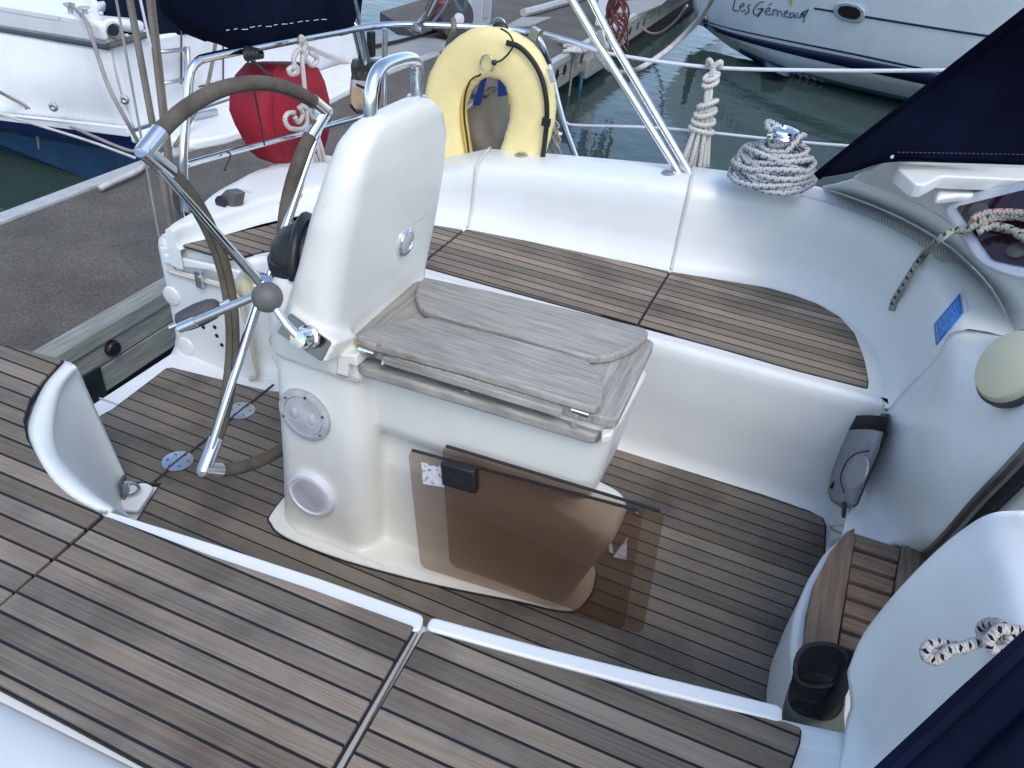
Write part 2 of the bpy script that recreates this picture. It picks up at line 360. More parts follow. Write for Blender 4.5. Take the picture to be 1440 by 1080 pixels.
def offset_poly(P, d):
    """grow (d>0) a flat closed outline in plan"""
    P = [V(p) for p in P]; n = len(P); A = sum(P[i].x*P[(i+1) % n].y-P[(i+1) % n].x*P[i].y for i in range(n)); s = 1 if A > 0 else -1
    out = []
    for i in range(n):
        e1 = (P[i]-P[i-1]); e2 = (P[(i+1) % n]-P[i]); e1.z = e2.z = 0
        if e1.length < 1e-6 or e2.length < 1e-6: out.append(P[i]); continue
        n1 = V((e1.y, -e1.x, 0)).normalized()*s; n2 = V((e2.y, -e2.x, 0)).normalized()*s
        b = (n1+n2); b = b.normalized() if b.length > 1e-6 else n1
        out.append(P[i]+b*(d/max(.5, b.dot(n1))))
    return out
def round_poly(P, r, n=4):
    """round the corners of a flat outline"""
    P = [V(p) for p in P]; out = []
    for i in range(len(P)):
        a, b, c = P[i-1], P[i], P[(i+1) % len(P)]
        d1 = (a-b); d2 = (c-b); rr = min(r, d1.length*.45, d2.length*.45)
        p, q = b+d1.normalized()*rr, b+d2.normalized()*rr
        for k in range(n+1):
            t = k/n; out.append(p*(1-t)**2+b*2*t*(1-t)+q*t*t)
    return out
def sweep(path, prof):
    """profile (offset along plan normal, z) swept along a plan path; prof may be a function of the station"""
    P = [V((p[0], p[1], 0)) for p in path]; n = len(P); rows = []
    for i in range(n):
        t = (P[min(i+1, n-1)]-P[max(i-1, 0)]).normalized(); nn = V((-t.y, t.x, 0))
        pr = prof(i/(n-1), P[i]) if callable(prof) else prof
        rows.append([P[i]+nn*o+V((0, 0, z)) for o, z in pr])
    return rows
def wire(name, pts, r, m, parent=None, n=6, seg=8, smooth_path=True):
    return MB().tube(cr(pts, n) if smooth_path else pts, r, seg).build(name, m, parent, angle=180)

# ================================================================== own yacht
SZ = .41                                    # seat height above the sole
yacht = thing('sailing_yacht', (-.5, 1.32, 0), 'white sailing yacht whose teak-laid cockpit with wheel, pedestal and folding table fills the picture', 'sailing yacht')
Y = yacht

# ---- sole
floor_px = [(145, 585), (160, 577), (235, 520), (241, 519), (375, 552)]
fl = [at(*p, z=0) for p in floor_px]
far_fl = [V((-1.16, 1.72, 0)), V((-1.02, 1.88, 0)), V((-.9, 1.94, 0))]
fr_px = [(870, 625), (1000, 672), (1110, 710), (1140, 722), (1155, 730), (1159, 740), (1158, 760), (1157, 785), (1150, 803), (1135, 820), (1118, 848), (1108, 878), (1101, 915), (1098, 950), (1100, 985)]
fr = [at(*p, z=0) for p in fr_px]
near_fl = [V((.3, .86, 0)), V((-.95, .72, 0)), at(195, 722, z=0)+V((.02, -.02, 0)), at(217, 690, z=0)+V((0, .03, 0)), at(212, 680, z=0), at(187, 690, z=0)+V((-.03, .02, 0)), V((-1.72, 1.0, 0))]
sole_out = fl+far_fl+fr+near_fl
MB().prism([V((max(p.x, -1.795), p.y, -.03)) for p in offset_poly(sole_out, .25)], (0, 0, .022)).build('cockpit_floor_moulding', GEL, Y)
MB().prism([p+V((0, 0, -.006)) for p in offset_poly(sole_out, .006)], (0, 0, .008)).build('floor_caulking', CAULK, Y, smooth=False)
T_SOLE = teak('teak_sole', R_(0.6), .0436, .1, seam=.105, tone=(.186, .156, .116), gray=.5)
sole = MB().prism([p+V((0, 0, -.004)) for p in sole_out], (0, 0, .009)).build('teak_floor', T_SOLE, Y, smooth=False)
# joint across the helm floor and the two inspection plates
a, b = at(217, 678, z=.0055), at(385, 541, z=.0055)
dirj = (b-a).normalized(); nj = V((-dirj.y, dirj.x, 0))*.004
MB().prism([a-nj, b-nj, b+nj, a+nj], (0, 0, .002)).build('floor_joint', CAULK, Y, smooth=False)
for (px, py) in ((250, 649), (339, 578)):
    c = at(px, py, z=.006)
    pl = MB().lathe(c, (0, 0, 1), [(.042, 0), (.042, .003), (.038, .0045), (.001, .0045)], 32).build('deck_plate', STEEL, Y)
    for k in range(6): MB().lathe(c+V((cos(k*pi/3+.4)*.028, sin(k*pi/3+.4)*.028, .0046)), (0, 0, 1), [(.0038, 0), (.0038, .0006), (.001, .0006)], 10).build('screw', DARKSTEEL, pl)
    MB().prism([c-dirj*.042-nj*.5+V((0, 0, .005)), c+dirj*.042-nj*.5+V((0, 0, .005)), c+dirj*.042+nj*.5+V((0, 0, .005)), c-dirj*.042+nj*.5+V((0, 0, .005))], (0, 0, .0008)).build('plate_joint', CAULK, pl, smooth=False)
# stern threshold
p0, p1, p2, p3 = at(100, 600, z=-.004), at(258, 487, z=-.004), at(255, 515, z=-.004), at(140, 600, z=-.004)
MB().prism([V((-1.812, .95, -.004)), V((-1.812, 1.72, -.004)), V((-1.70, 1.72, -.004)), V((-1.70, .95, -.004))], (0, 0, -.08)).build('stern_sill', GEL, Y, bevel=.012)
a, b = at(140, 560, z=-.002), at(168, 570, z=-.002)
MB().tube([a, b], .003, 6).build('sill_joint', mat('grey_sealant', (.45, .46, .47), .6), Y)

# ---- far bench: riser along an inner-edge path, seat skin, teak, backrest
ysh = 2.62
near_arc_px = [(90, 505), (62, 535), (45, 562), (37, 590), (40, 615), (58, 645), (100, 685), (150, 720)]
near_arc = [at(*p, z=SZ+.01) for p in near_arc_px]
far_in = [V((-1.81, 1.668, 0)), V((-1.62, 1.69, 0)), V((-1.52, 1.705, 0)), V((-1.475, 1.725, 0)), V((-1.44, 1.78, 0)), V((-1.38, 1.84, 0)), V((-1.28, 1.88, 0)), V((-1.1, 1.905, 0)), V((-1.0, 1.905, 0)), V((-.7, 1.912, 0)), V((-.35, 1.925, 0)), V((0, 1.94, 0)), V((.22, 1.95, 0)), V((.40, 1.955, 0))]
# plan normal of a path running +X points to +Y = into the bench
prof_r = [(-.06, -.01), (-.035, -.004), (-.012, .012), (.004, .05), (.0, .2), (-.004, .36), (-.002, .388), (.006, .402), (.022, SZ)]
fpath = cr(far_in, 5)
MB().grid(sweep(fpath, prof_r)).build('bench_riser', GEL, Y, solid=.01)
crease_px = [(655, 321), (800, 350), (943, 381)]
crease = [at(249, 349, z=SZ), at(268, 341, z=SZ), at(318, 329, z=SZ), at(372, 316, z=SZ)+V((0, .03, 0)), V((-1.50, 2.13, SZ)), V((-1.32, 2.215, SZ))]+[at(*p, z=SZ) for p in crease_px]+[V((x, y, SZ)) for x, y in ((-.18, 2.425), (-.03, 2.46), (.07, 2.455), (.17, 2.415), (.265, 2.33), (.325, 2.2), (.355, 2.05), (.366, 1.93))]
cpath = cr(crease, 6)
seat_pts = [V((p.x, p.y, SZ)) for p in [q+V((0, .02, 0)) for q in cr(far_in, 3)]]
seat_poly = seat_pts+[V((p.x, p.y+.01, SZ)) for p in reversed(cpath) if p.x > -1.3]+[V((-1.45, 2.2, SZ)), V((-1.85, 2.2, SZ))]
MB().prism(seat_poly, (0, 0, -.02)).build('bench_top', GEL, Y, smooth=False)
T_FAR = teak('teak_far_bench', R_(1.0), .0375, .3, seam=.14, tone=(.262, .208, .146), gray=.45)
def panel(name, outline, z, m, h=.006, parent=Y, r=.006):
    o2 = round_poly(outline, r)
    t = MB().prism([V((p.x, p.y, z)) for p in o2], (0, 0, h)).build(name, m, parent, smooth=False)
    MB().prism([V((p.x, p.y, z-.002)) for p in offset_poly(o2, .004)], (0, 0, h*.6)).build('caulk_border', CAULK, t, smooth=False)
    return t
def fin(x, d):                                # inner edge offset at x
    for a, b in zip(fpath, fpath[1:]):
        if a.x <= x <= b.x: return V((x, a.y+(b.y-a.y)*(x-a.x)/(b.x-a.x)+d, 0))
def cre(x, d):
    for a, b in zip(cpath, cpath[1:]):
        if a.x <= x <= b.x: return V((x, a.y+(b.y-a.y)*(x-a.x)/(b.x-a.x)-d, 0))
xa, xb = at(657, 322, z=SZ).x, at(942, 384, z=SZ).x
# aft helm seat panel
aft = [at(258, 346, z=SZ), at(290, 356, z=SZ), at(324, 365, z=SZ), at(375, 354, z=SZ), fin(-1.22, .05), fin(xa-.005, .05), cre(xa-.005, .03), cre(-1.25, .03), at(400, 313, z=SZ), at(379, 319, z=SZ)]
panel('teak_seat', aft, SZ, T_FAR)
mid = [fin(x, .045) for x in (xa+.004, -.8, -.55, xb-.004)]+[cre(x, .018) for x in (xb-.004, -.6, -.8, xa+.004)]
panel('teak_seat', mid, SZ, T_FAR)
fwd = [fin(xb+.004, .045), fin(-.1, .045)]+[at(*p, z=SZ) for p in ((1120, 521), (1218, 546), (1219, 535), (1213, 505), (1200, 470), (1180, 448), (1150, 430), (1118, 418), (1080, 407), (1020, 397))]+[cre(xb+.004, .018)]
panel('teak_seat', fwd, SZ, T_FAR, r=.004)

def back_prof(t, p):
    x = p.x
    if x < -1.05: hgt = .055+.143*max(0, (x+1.8)/.75)**2.6
    else: hgt = .198+.072*min(1, (x+1.05)/.7)
    f = max(0., min(1., (x-.0)/.3)); lean = 1-.15*f
    if x < -1.35: lean = .12+.88*min(1, max(0, p.y-1.66)/.4)
    top = .16*(1-f*.3)*min(1, lean)
    k = hgt/.3
    return [(-.012, SZ-.004), (0, SZ+.002), (.03*lean, SZ+.03*k), (.05*lean, SZ+.10*k), (.058*lean, SZ+.19*k), (.063*lean, SZ+.252*k), (.073*lean, SZ+.282*k), (.098*lean, SZ+.298*k), (.15*lean, SZ+.302*k), (.15*lean+top*.7, SZ+.298*k), (.15*lean+top, SZ+.27*k), (.17*lean+top, SZ+.2*k), (.18*lean+top, SZ-.1)]
sbr = sweep(cpath, back_prof)
MB().grid([[V((p.x, p.y, SZ-.07)) for p in sbr[0]]]+sbr).build('seat_back', GEL, Y)
# cream beading where the hinged seat backs meet
for xs, nm in ((xa, 0), (xb, 1)):
    i = min(range(len(cpath)), key=lambda k: abs(cpath[k].x-xs))
    rows = sweep(cpath, back_prof)
    r0, r1 = rows[i-1], rows[i]; f = (xs-cpath[i-1].x)/(cpath[i].x-cpath[i-1].x)
    pts = [a.lerp(b, f)+V((0, -.002, .003)) for a, b in zip(r0, r1)][1:10]
    MB().tube(cr(pts, 4), .0055, 8).build('seam_beading', mat('cream_beading', (.62, .6, .55), .5), Y, angle=180)
    pts = [fin(xs, .0)+V((0, 0, SZ+.002)), fin(xs, .045)+V((0, 0, SZ+.002))]
    MB().tube(pts, .0025, 6).build('seam_line', CAULK, Y)
from mathutils.geometry import intersect_ray_tri
def facet(px, py):
    # meet the swept seat-back skin: intersect with its last facets
    r = (RT*((px-720)/FPX) - UP*((py-540)/FPX) + FW)
    best = None
    for i in range(len(BR)-1):
        for j in range(len(BR[0])-1):
            q = (BR[i][j], BR[i][j+1], BR[i+1][j+1], BR[i+1][j])
            for t in ((q[0], q[1], q[2]), (q[0], q[2], q[3])):
                h = intersect_ray_tri(*t, r, CAM, True)
                if h and (best is None or (h-CAM).length < (best-CAM).length): best = h
    return best
BR = sweep(cpath, back_prof)
def on_back(px, py, lift=.002):
    h = facet(px, py)
    return (h + (CAM-h).normalized()*lift) if h else at(px, py, x=.42)
# small drain fittings on the coaming 
for (px, py) in ((733, 214), (940, 237)):
    c = on_back(px, py+(5 if px < 800 else 7), .001)
    o = MB().lathe(c, (0, -.2, 1), [(.024, -.004), (.024, .002), (.02, .004), (.001, .004)], 20).build('deck_filler', STEEL, Y)
    MB().obox(c+V((0, 0, .005)), ((1, .3, 0), (-.3, 1, 0), (0, 0, 1)), .014, .003, .002).build('key_slot', DARKSTEEL, o)

# ---- locker hatch let into the far helm seat riser
yl = 1.655
hp = [at(*p, y=yl-.004) for p in ((233, 382), (242, 380), (336, 406), (336, 430), (363, 520), (361, 530), (345, 532), (262, 507), (253, 496))]
hatch = MB().prism(hp, (0, .012, 0)).build('locker_hatch', GEL, Y, bevel=.006)
MB().prism([at(*p, y=yl-.006) for p in ((228, 357), (334, 381), (341, 388), (335, 395), (320, 392), (296, 381), (262, 377), (230, 371))], (0, .014, 0)).build('hatch_lip', GEL, hatch, bevel=.006)
wire('hatch_cord', [at(*p, y=yl-.012) for p in ((236, 381), (270, 391), (318, 404))], .006, CORDP, hatch)
wire('hatch_cord', [at(*p, y=yl-.012) for p in ((334, 413), (343, 440), (352, 480), (361, 518), (362, 529), (352, 534))], .006, CORDP, hatch)
lt = MB().obox(at(281, 392, y=yl-.016), ((1, 0, 0), (0, 1, 0), (0, 0, 1)), .014, .008, .03).build('latch', STEEL, hatch, bevel=.003)
MB().obox(at(282, 396, y=yl-.028), ((1, 0, 0), (0, 1, 0), (0, 0, 1)), .006, .005, .02).build('latch_lever', CHROME, lt, bevel=.002)
for (px, py) in ((242, 416), (262, 487)):
    c = at(px, py, y=yl-.004)
    MB().lathe(c, (0, -1, 0), [(.034, 0), (.031, .006), (.02, .009), (.001, .009)], 24).build('finger_recess', GEL, hatch)
DHOLE = mat('dark_hole', (.01, .01, .01), .9)
for (px, py) in ((302, 460), (305, 472), (312, 485), (319, 499), (337, 515), (322, 472), (253, 372), (310, 388), (286, 460)):
    MB().lathe(at(px, py, y=yl-.005), (0, -1, 0), [(.007, 0), (.007, .0015), (.001, .0015)], 12).build('vent_hole', DHOLE, hatch)

# ---- near bench
nin = near_arc                                # inboard edge from the stern corner round the helm notch
straight = [at(*p, z=SZ+.01) for p in ((150, 720), (300, 766), (450, 815), (598, 868), (760, 912), (940, 958), (1060, 988), (1120, 1003), (1190, 1018))]
npath = [V((-2.2, near_arc[0].y-.02, 0)), V((-1.72, near_arc[0].y-.01, 0))]+[V((p.x, p.y, 0)) for p in near_arc]+[V((p.x, p.y, 0)) for p in straight[1:]]
np_s = cr(npath, 5)
prof_n = [(.02, -.01), (.0, .004), (-.012, .05), (-.012, .25), (-.008, .37), (-.006, SZ-.02), (-.012, SZ-.012), (-.02, SZ-.01), (-.04, SZ-.01), (-.06, SZ-.012)]
MB().grid(sweep(np_s, prof_n)).build('bench_riser', GEL, Y, solid=.008)
near_back = [at(0, 992, z=SZ), at(100, 1042, z=SZ), at(200, 1092, z=SZ)]
nb = [V((-2.2, .42, SZ)), V((-1.5, .36, SZ))]+near_back+[V((-.3, .30, SZ)), V((.12, .46, SZ)), V((.30, .66, SZ)), V((.33, .84, SZ))]
nb_s = cr(nb, 6)
seat = [V((p.x, p.y, SZ-.002)) for p in sweep(np_s, [(-.03, SZ)])[0:1][0]]
seat_n = [V((q[0].x, q[0].y, SZ-.003)) for q in sweep(np_s, [(-.04, SZ)])]
MB().prism(seat_n+[V((p.x, p.y, SZ-.003)) for p in reversed(nb_s)], (0, 0, -.02)).build('bench_top', GEL, Y, smooth=False)
T_NEAR = teak('teak_near_bench', R_(1.2), .0398, .72, seam=.13, tone=(.222, .178, .126), gray=.45)
TZ = SZ+.008
def inner(off, lo, hi):
    return [q[0] for q in sweep(np_s, [(-off, TZ)]) if lo <= q[0].x <= hi]
j1a, j1b = at(148, 727, z=TZ), at(-40, 895, z=TZ)
j2a, j2b = at(586, 884, z=TZ), at(440, 1125, z=TZ)
ab_ = at(0, 483, z=TZ)
notch = [V((-2.2, .955, TZ)), at(0, 487, z=TZ), at(88, 508, z=TZ), at(60, 538, z=TZ), at(42, 564, z=TZ), at(33, 592, z=TZ), at(38, 620, z=TZ), at(56, 650, z=TZ), at(96, 690, z=TZ), at(142, 728, z=TZ)]
panel('teak_seat', notch+[at(-38, 888, z=TZ), V((-1.5, .38, TZ)), V((-2.2, .44, TZ))], TZ-.004, T_NEAR, h=.01, r=.004)
lid = [at(151, 732, z=TZ), at(225, 760, z=TZ), at(300, 788, z=TZ), at(440, 835, z=TZ), at(582, 887, z=TZ), at(455, 1103, z=TZ), at(330, 1130, z=TZ), at(216, 1082, z=TZ), at(100, 1019, z=TZ), at(-5, 964, z=TZ), at(-40, 945, z=TZ), at(-30, 887, z=TZ)]
# the hinged lid: a white tray with a rounded lip, its teak laid inside
lip = [at(152, 719, z=SZ+.014), at(300, 765, z=SZ+.014), at(450, 814, z=SZ+.014), at(597, 866, z=SZ+.014), at(591, 886, z=SZ+.014), at(581, 888, z=SZ+.014), at(440, 836, z=SZ+.014), at(300, 786, z=SZ+.014), at(145, 733, z=SZ+.014)]
MB().prism([p+V((0, 0, .002)) for p in round_poly(lip, .012)], (0, 0, -.03)).build('locker_lid', GEL, Y, bevel=.005)
MB().prism([at(*p, z=SZ+.012) for p in ((590, 884), (583, 888), (449, 1120), (458, 1122))], (0, 0, -.03)).build('lid_side', mat('beige_lid_edge', (.36, .345, .31), .45), Y, bevel=.002)
lip2 = [at(606, 868, z=SZ+.012), at(760, 910, z=SZ+.012), at(940, 955, z=SZ+.012), at(1100, 994, z=SZ+.012), at(1100, 1018, z=SZ+.012), at(940, 978, z=SZ+.012), at(760, 931, z=SZ+.012), at(598, 886, z=SZ+.012)]
MB().prism([p+V((0, 0, .004)) for p in round_poly(lip2, .012)], (0, 0, -.03)).build('bench_edge', GEL, Y, bevel=.005)
panel('teak_seat', lid, TZ, T_NEAR, h=.011, r=.004)
fw = [at(598, 890, z=TZ), at(760, 935, z=TZ), at(940, 984, z=TZ), at(1105, 1019, z=TZ), at(1124, 1026, z=TZ), at(1122, 1044, z=TZ), at(1108, 1085, z=TZ), V((.18, .6, TZ)), V((.02, .44, TZ)), V((-.33, .32, TZ))]
panel('teak_seat', fw+[at(470, 1112, z=TZ)], TZ-.004, T_NEAR, h=.01, r=.004)
MB().tube([at(590, 880, z=SZ+.002), at(455, 1108, z=SZ+.002)], .006, 6).build('lid_gap', CAULK, Y)
# near seat back, leaning toward the side deck
def nback(t, p):
    k = 1 if p.x < .0 else max(.3, 1-(p.x)/.35*.5)
    return [(.012, SZ-.006), (0, SZ), (-.012, SZ+.012), (-.06, SZ+.03*k), (-.13, SZ+.05*k), (-.2, SZ+.065*k), (-.28, SZ+.07*k), (-.36, SZ+.06*k), (-.46, SZ+.0*k)]
nba, nbb = near_back[0], near_back[2]
MB().grid(sweep([nba.lerp(nbb, t) for t in (-3, -2, -1, -.5, 0, .5, 1, 1.6)], nback)).build('seat_back', GEL, Y, solid=.012)
# helm notch: aft wall of the near seat with rounded coaming cap
NR = [([(91, 507), (61, 542), (40, 592), (41, 622), (62, 667), (95, 700), (140, 725)], .412),
      ([(97, 509), (69, 542), (50, 592), (51, 626), (70, 662), (103, 695), (147, 720)], .432),
      ([(104, 513), (77, 545), (62, 597), (64, 630), (80, 657), (114, 689), (155, 716)], .434),
      ([(109, 518), (85, 549), (74, 601), (78, 634), (92, 656), (124, 688), (163, 716)], .42),
      ([(113, 526), (93, 557), (83, 607), (88, 640), (102, 661), (134, 694), (168, 720)], .38)]
nrows = [[at(*p, z=z) for p in r] for r, z in NR]
bot_w = [at(*p, z=.0) for p in ((187, 692), (180, 697), (175, 704), (175, 712), (178, 720), (186, 728), (200, 738))]
nrows += [[a.lerp(b, .5) for a, b in zip(nrows[-1], bot_w)], bot_w]
MB().patch(nrows, 5, 5).build('notch_wall', GEL, Y, solid=.02)
MB().prism([p+V((0, 0, .004)) for p in round_poly([at(*p, z=.004) for p in ((187, 688), (205, 684), (217, 690), (212, 700), (195, 724), (160, 720), (150, 690))], .01)], (0, 0, .012)).build('wall_foot', GEL, Y, bevel=.005)
c = at(181, 683, z=.05)
ey = MB().obox(c+V((-.006, -.01, 0)), ((1, .5, 0), (-.5, 1, 0), (0, 0, 1)), .004, .018, .03).build('eye_plate', DARKSTEEL, Y, bevel=.002)
MB().tube([c+V((cos(a)*.0+.004+.024*sin(a), -.014+.02*sin(a), .024*cos(a))) for a in [pi*k/12 for k in range(13)]], .0045, 8).build('eye_ring', STEEL, ey)
# quarter of the hull seen outside the stern
MB().prism([V((-2.25, 1.01, SZ-.03)), V((-1.5, 1.02, SZ-.03)), V((-1.46, .7, SZ-.03)), V((-2.25, .4, SZ-.03))], (0, 0, -.35)).build('aft_locker', GEL, Y, bevel=.02)
MB().prism([V((-1.81, 1.69, SZ+.0)), V((-1.5, 1.73, SZ)), V((-1.3, 1.95, SZ)), V((-1.3, 2.6, SZ)), V((-1.95, 2.5, SZ))], (0, 0, -.5)).build('aft_locker', GEL, Y, bevel=.02)
ap = [at(*p, y=1.664) for p in ((222, 346), (250, 350), (272, 505), (250, 494))]
MB().prism(ap, (0, .25, 0)).build('transom_corner', GEL, Y, bevel=.008)
# hull shell below
hl = [V((-1.78, .1, 0)), V((-1.0, -.3, 0)), V((.6, -.55, 0)), V((2.5, -.5, 0)), V((2.5, 3.1, 0)), (V((.6, 3.1, 0))), V((-1.0, 2.85, 0)), V((-1.78, 2.5, 0))]
MB().prism([p+V((0, 0, -.06)) for p in hl], (0, 0, -.9)).build('hull', GEL, Y, bevel=.05)

# ---- bulkhead, coachroof and forward mouldings
def at_pl(px, py, p0, n):
    r = RT*((px-720)/FPX) - UP*((py-540)/FPX) + FW
    return CAM + r*((V(p0)-CAM).dot(V(n))/r.dot(V(n)))
Lc = [BR[-1][9]+V((-.004, 0, .004)), BR[-1][6]+V((-.004, -.002, .002)), BR[-1][4]+V((-.004, -.003, 0)), BR[-1][1]+V((-.004, -.008, 0)), at(1212, 662, x=.36), at(1184, 751, z=.205)]
Rc = [at(1520, 545, x=.50), at(1440, 640, x=.475), at(1380, 702, x=.475), at(1345, 742, x=.48), at(1320, 768, x=.49), at(1303, 782, z=.205)]
Mc = [at(1440, 470, x=.49), at(1385, 560, x=.452), at(1325, 630, x=.43), at(1280, 690, x=.432), at(1255, 735, x=.44), at(1241, 765, z=.205)]
Kc = [p+V((.015, .02, .006)) for p in Lc]
MB().patch([Lc, [a.lerp(b, .45)+V((-.012, 0, 0)) for a, b in zip(Lc, Mc)], Mc, Rc], 5, 5).build('bulkhead', GEL, Y, solid=.015)
MB().tube([p+V((-.004, -.004, 0)) for p in cr(Rc, 3)], .012, 8).build('companionway_track', DARKSTEEL, Y)
MB().patch([Rc, [p+V((.03, -.016, .0)) for p in Rc]], 3, 3).build('companionway_jamb', BLACK, Y, solid=.01)
MB().patch([[p+V((.03, -.016, .0)) for p in Rc], [p+V((.06, -.075, .0)) for p in Rc], [p+V((.22, -.10, .0)) for p in Rc]], 3, 3).build('companionway_frame', GELC, Y, solid=.01)
MB().patch([[p+V((.10, -.085, .0)) for p in Rc], [p+V((.24, -.2, .0)) for p in Rc]], 3, 3).build('cabin_interior', GREYP, Y, solid=.01)
MB().prism([at(1170, 700, x=.352), at(1216, 640, x=.358), at(1190, 752, z=.19), at(1164, 768, z=.0)], (.05, .03, 0)).build('bulkhead_foot', GEL, Y, bevel=.012)
# coachroof side and its sloping aft face
r0 = [at(1252, 225, z=1.0), at(1330, 227, z=1.0), at(1440, 231, z=1.0), at(1580, 237, z=1.0)]
r1 = [at(1226, 239, z=.90), at(1318, 254, z=.91), at(1440, 270, z=.92), at(1580, 280, z=.92)]
r2 = [at(1199, 252, z=.80), at(1312, 298, z=.81), at(1420, 380, z=.82), at(1580, 430, z=.84)]
r3 = [at(1196, 262, z=.69), at(1308, 318, z=.69), at(1380, 420, z=.72), at(1580, 470, z=.78)]
MB().grid([[p+V((.05, .1, .01)) for p in r0], r0]).build('coachroof_top', GEL, Y, solid=.01)
cr_rows = [cr(r, 6) for r in (r0, r1, r2, r3)]
i0 = next(i for i, p in enumerate(cpath) if p.x > .02)
ins = [BR[i][9] for i in range(i0, len(BR))]; r2s = cr(r2, 6)
ins = [ins[round(k*(len(ins)-1)/18)] for k in range(19)]
MB().grid([[p+V((0, 0, .001)) for p in ins], [a.lerp(b, .5)+V((0, 0, -.004)) for a, b in zip(ins, r2s)], [p+V((0, 0, -.004)) for p in r2s]]).build('coachroof_shelf', GEL, Y, solid=.006)
MB().grid(cr_rows[:3]).build('coachroof', GEL, Y, solid=.012, bevel=.01)
hs = [at(*p, z=.975) for p in ((1262, 227), (1350, 229), (1580, 236), (1580, 255), (1440, 252), (1325, 247), (1312, 254), (1300, 260), (1286, 258), (1272, 246), (1262, 238))]
MB().prism(hs, (0, .02, -.04)).build('coachroof_ledge', GEL, Y, bevel=.006)
MB().prism([at(*p, z=.925) for p in ((1314, 256), (1440, 262), (1580, 268), (1580, 290), (1440, 272), (1350, 274), (1318, 278))], (0, .02, -.03)).build('coachroof_panel', GEL, Y, bevel=.012)
# opening portlight with smoked pane
pn = V((-.5, -.5, .7)); pp = at(1390, 330, z=.865)
out = round_poly([at_pl(*p, pp, pn) for p in ((1326, 300), (1352, 280), (1450, 258), (1560, 240), (1560, 420), (1415, 392), (1378, 375))], .025)
pnn = pn.normalized()
port = MB().prism(out, pnn*.02).build('portlight_frame', SILV, Y, bevel=.007)
inn = round_poly([at_pl(*p, pp+pnn*.021, pn) for p in ((1344, 292), (1440, 268), (1560, 250), (1560, 395), (1425, 373), (1395, 366))], .012)
MB().prism(inn, pnn*.003).build('smoked_pane', SMOKE, port, smooth=False)
for (px, py) in ((1376, 297), (1430, 353)):
    MB().lathe(at_pl(px, py, pp+pnn*.024, pn), pnn, [(.022, 0), (.021, .006), (.015, .01), (.001, .011)], 20).build('hinge_cap', GREYP, port)
# cream round instrument cover on the bulkhead
dn = V((-.86, -.33, .38)); dc = at(1424, 516, x=.45)
MB().lathe(dc, dn, [(.074, -.01), (.074, .004), (.069, .014), (.055, .019), (.001, .021)], 40).build('round_cover', CREAMP, Y)
MB().lathe(dc, dn, [(.080, -.012), (.080, -.002), (.076, .001), (.01, .001)], 40).build('cover_seat', GREYP, Y)
ns, nnt, nb0 = base_mat('nonslip_moulding'); nb0.inputs['Base Color'].default_value = (.60, .61, .62, 1); nb0.inputs['Roughness'].default_value = .5
ntc = nd(nnt, 'ShaderNodeTexCoord'); nwv = nd(nnt, 'ShaderNodeTexWave', Scale=38.0, Distortion=.3); nwv.bands_direction = 'X'; nnt.links.new(ntc.outputs['Object'], nwv.inputs['Vector'])
nr = ramp(nnt, nwv.outputs['Fac'], [(.3, (.50, .51, .53)), (.7, (.68, .69, .69))]); nnt.links.new(nr.outputs[0], nb0.inputs['Base Color'])
nbp = nd(nnt, 'ShaderNodeBump', Strength=.5, Distance=.003); nnt.links.new(nwv.outputs['Fac'], nbp.inputs['Height']); nnt.links.new(nbp.outputs[0], nb0.inputs['Normal'])
rws = []
for i, p in enumerate(cpath):
    if -.02 < p.x < .3 and i < len(cpath)-12: rws.append([BR[i][7].lerp(BR[i][8], .45)+V((0, 0, .0015)), BR[i][8]+V((0, 0, .0018)), BR[i][9].lerp(BR[i][8], .3)+V((0, 0, .0016))])
MB().grid(rws).build('nonslip_strip', ns, Y)
# safety sticker on the cockpit corner facet
sp0 = at(1340, 455, x=.41); sa, sb, sc2, sd = (1313, 456), (1350, 412), (1354, 440), (1316, 486)
i0 = len(cpath)-1
def bil(u, v, q): return q[0].lerp(q[1], u).lerp(q[3].lerp(q[2], u), v)
st = MB(); N = 6
st.grid([[on_back(*(V((*sa, 0)).lerp(V((*sb, 0)), i/N).lerp(V((*sd, 0)).lerp(V((*sc2, 0)), i/N), j/N)).xy[:], .0055) for i in range(N+1)] for j in range(N+1)])
stick = st.build('safety_sticker', STICKB, Y, solid=.0004)
stick['label'] = 'blue printed notice sticker on cockpit corner'
pm = MB()
for k, (u0, u1, vs, w) in enumerate(((.06, .10, .08, .55), (.17, .19, .1, .42), (.23, .25, .1, .5), (.30, .34, .62, .75), (.36, .38, .12, .4), (.42, .44, .1, .46), (.5, .52, .14, .5), (.6, .62, .1, .44), (.66, .68, .12, .5), (.38, .4, .6, .9), (.45, .47, .58, .92), (.56, .58, .6, .92), (.63, .65, .6, .9), (.72, .74, .55, .9), (.8, .82, .55, .88), (.76, .78, .1, .45), (.86, .88, .12, .46), (.07, .12, .64, .74), (.07, .12, .80, .92))):
    sp = lambda u, v: on_back(*(V((*sa, 0)).lerp(V((*sb, 0)), u).lerp(V((*sd, 0)).lerp(V((*sc2, 0)), u), v)).xy[:], .0066)
    q = [sp(u0, vs), sp(u1, vs), sp(u1, w), sp(u0, w)]
    pm.prism(q, (CAM-q[0]).normalized()*.0004)
pm.build('sticker_print', mat('faint_print', (.30, .50, .78), .5), stick, smooth=False)
q = [on_back(*p, .006) for p in ((1351, 411), (1355, 408), (1361, 436), (1356, 440))]
MB().prism(q, (CAM-q[0]).normalized()*.0004).build('clear_label', STICKC, stick, smooth=False)

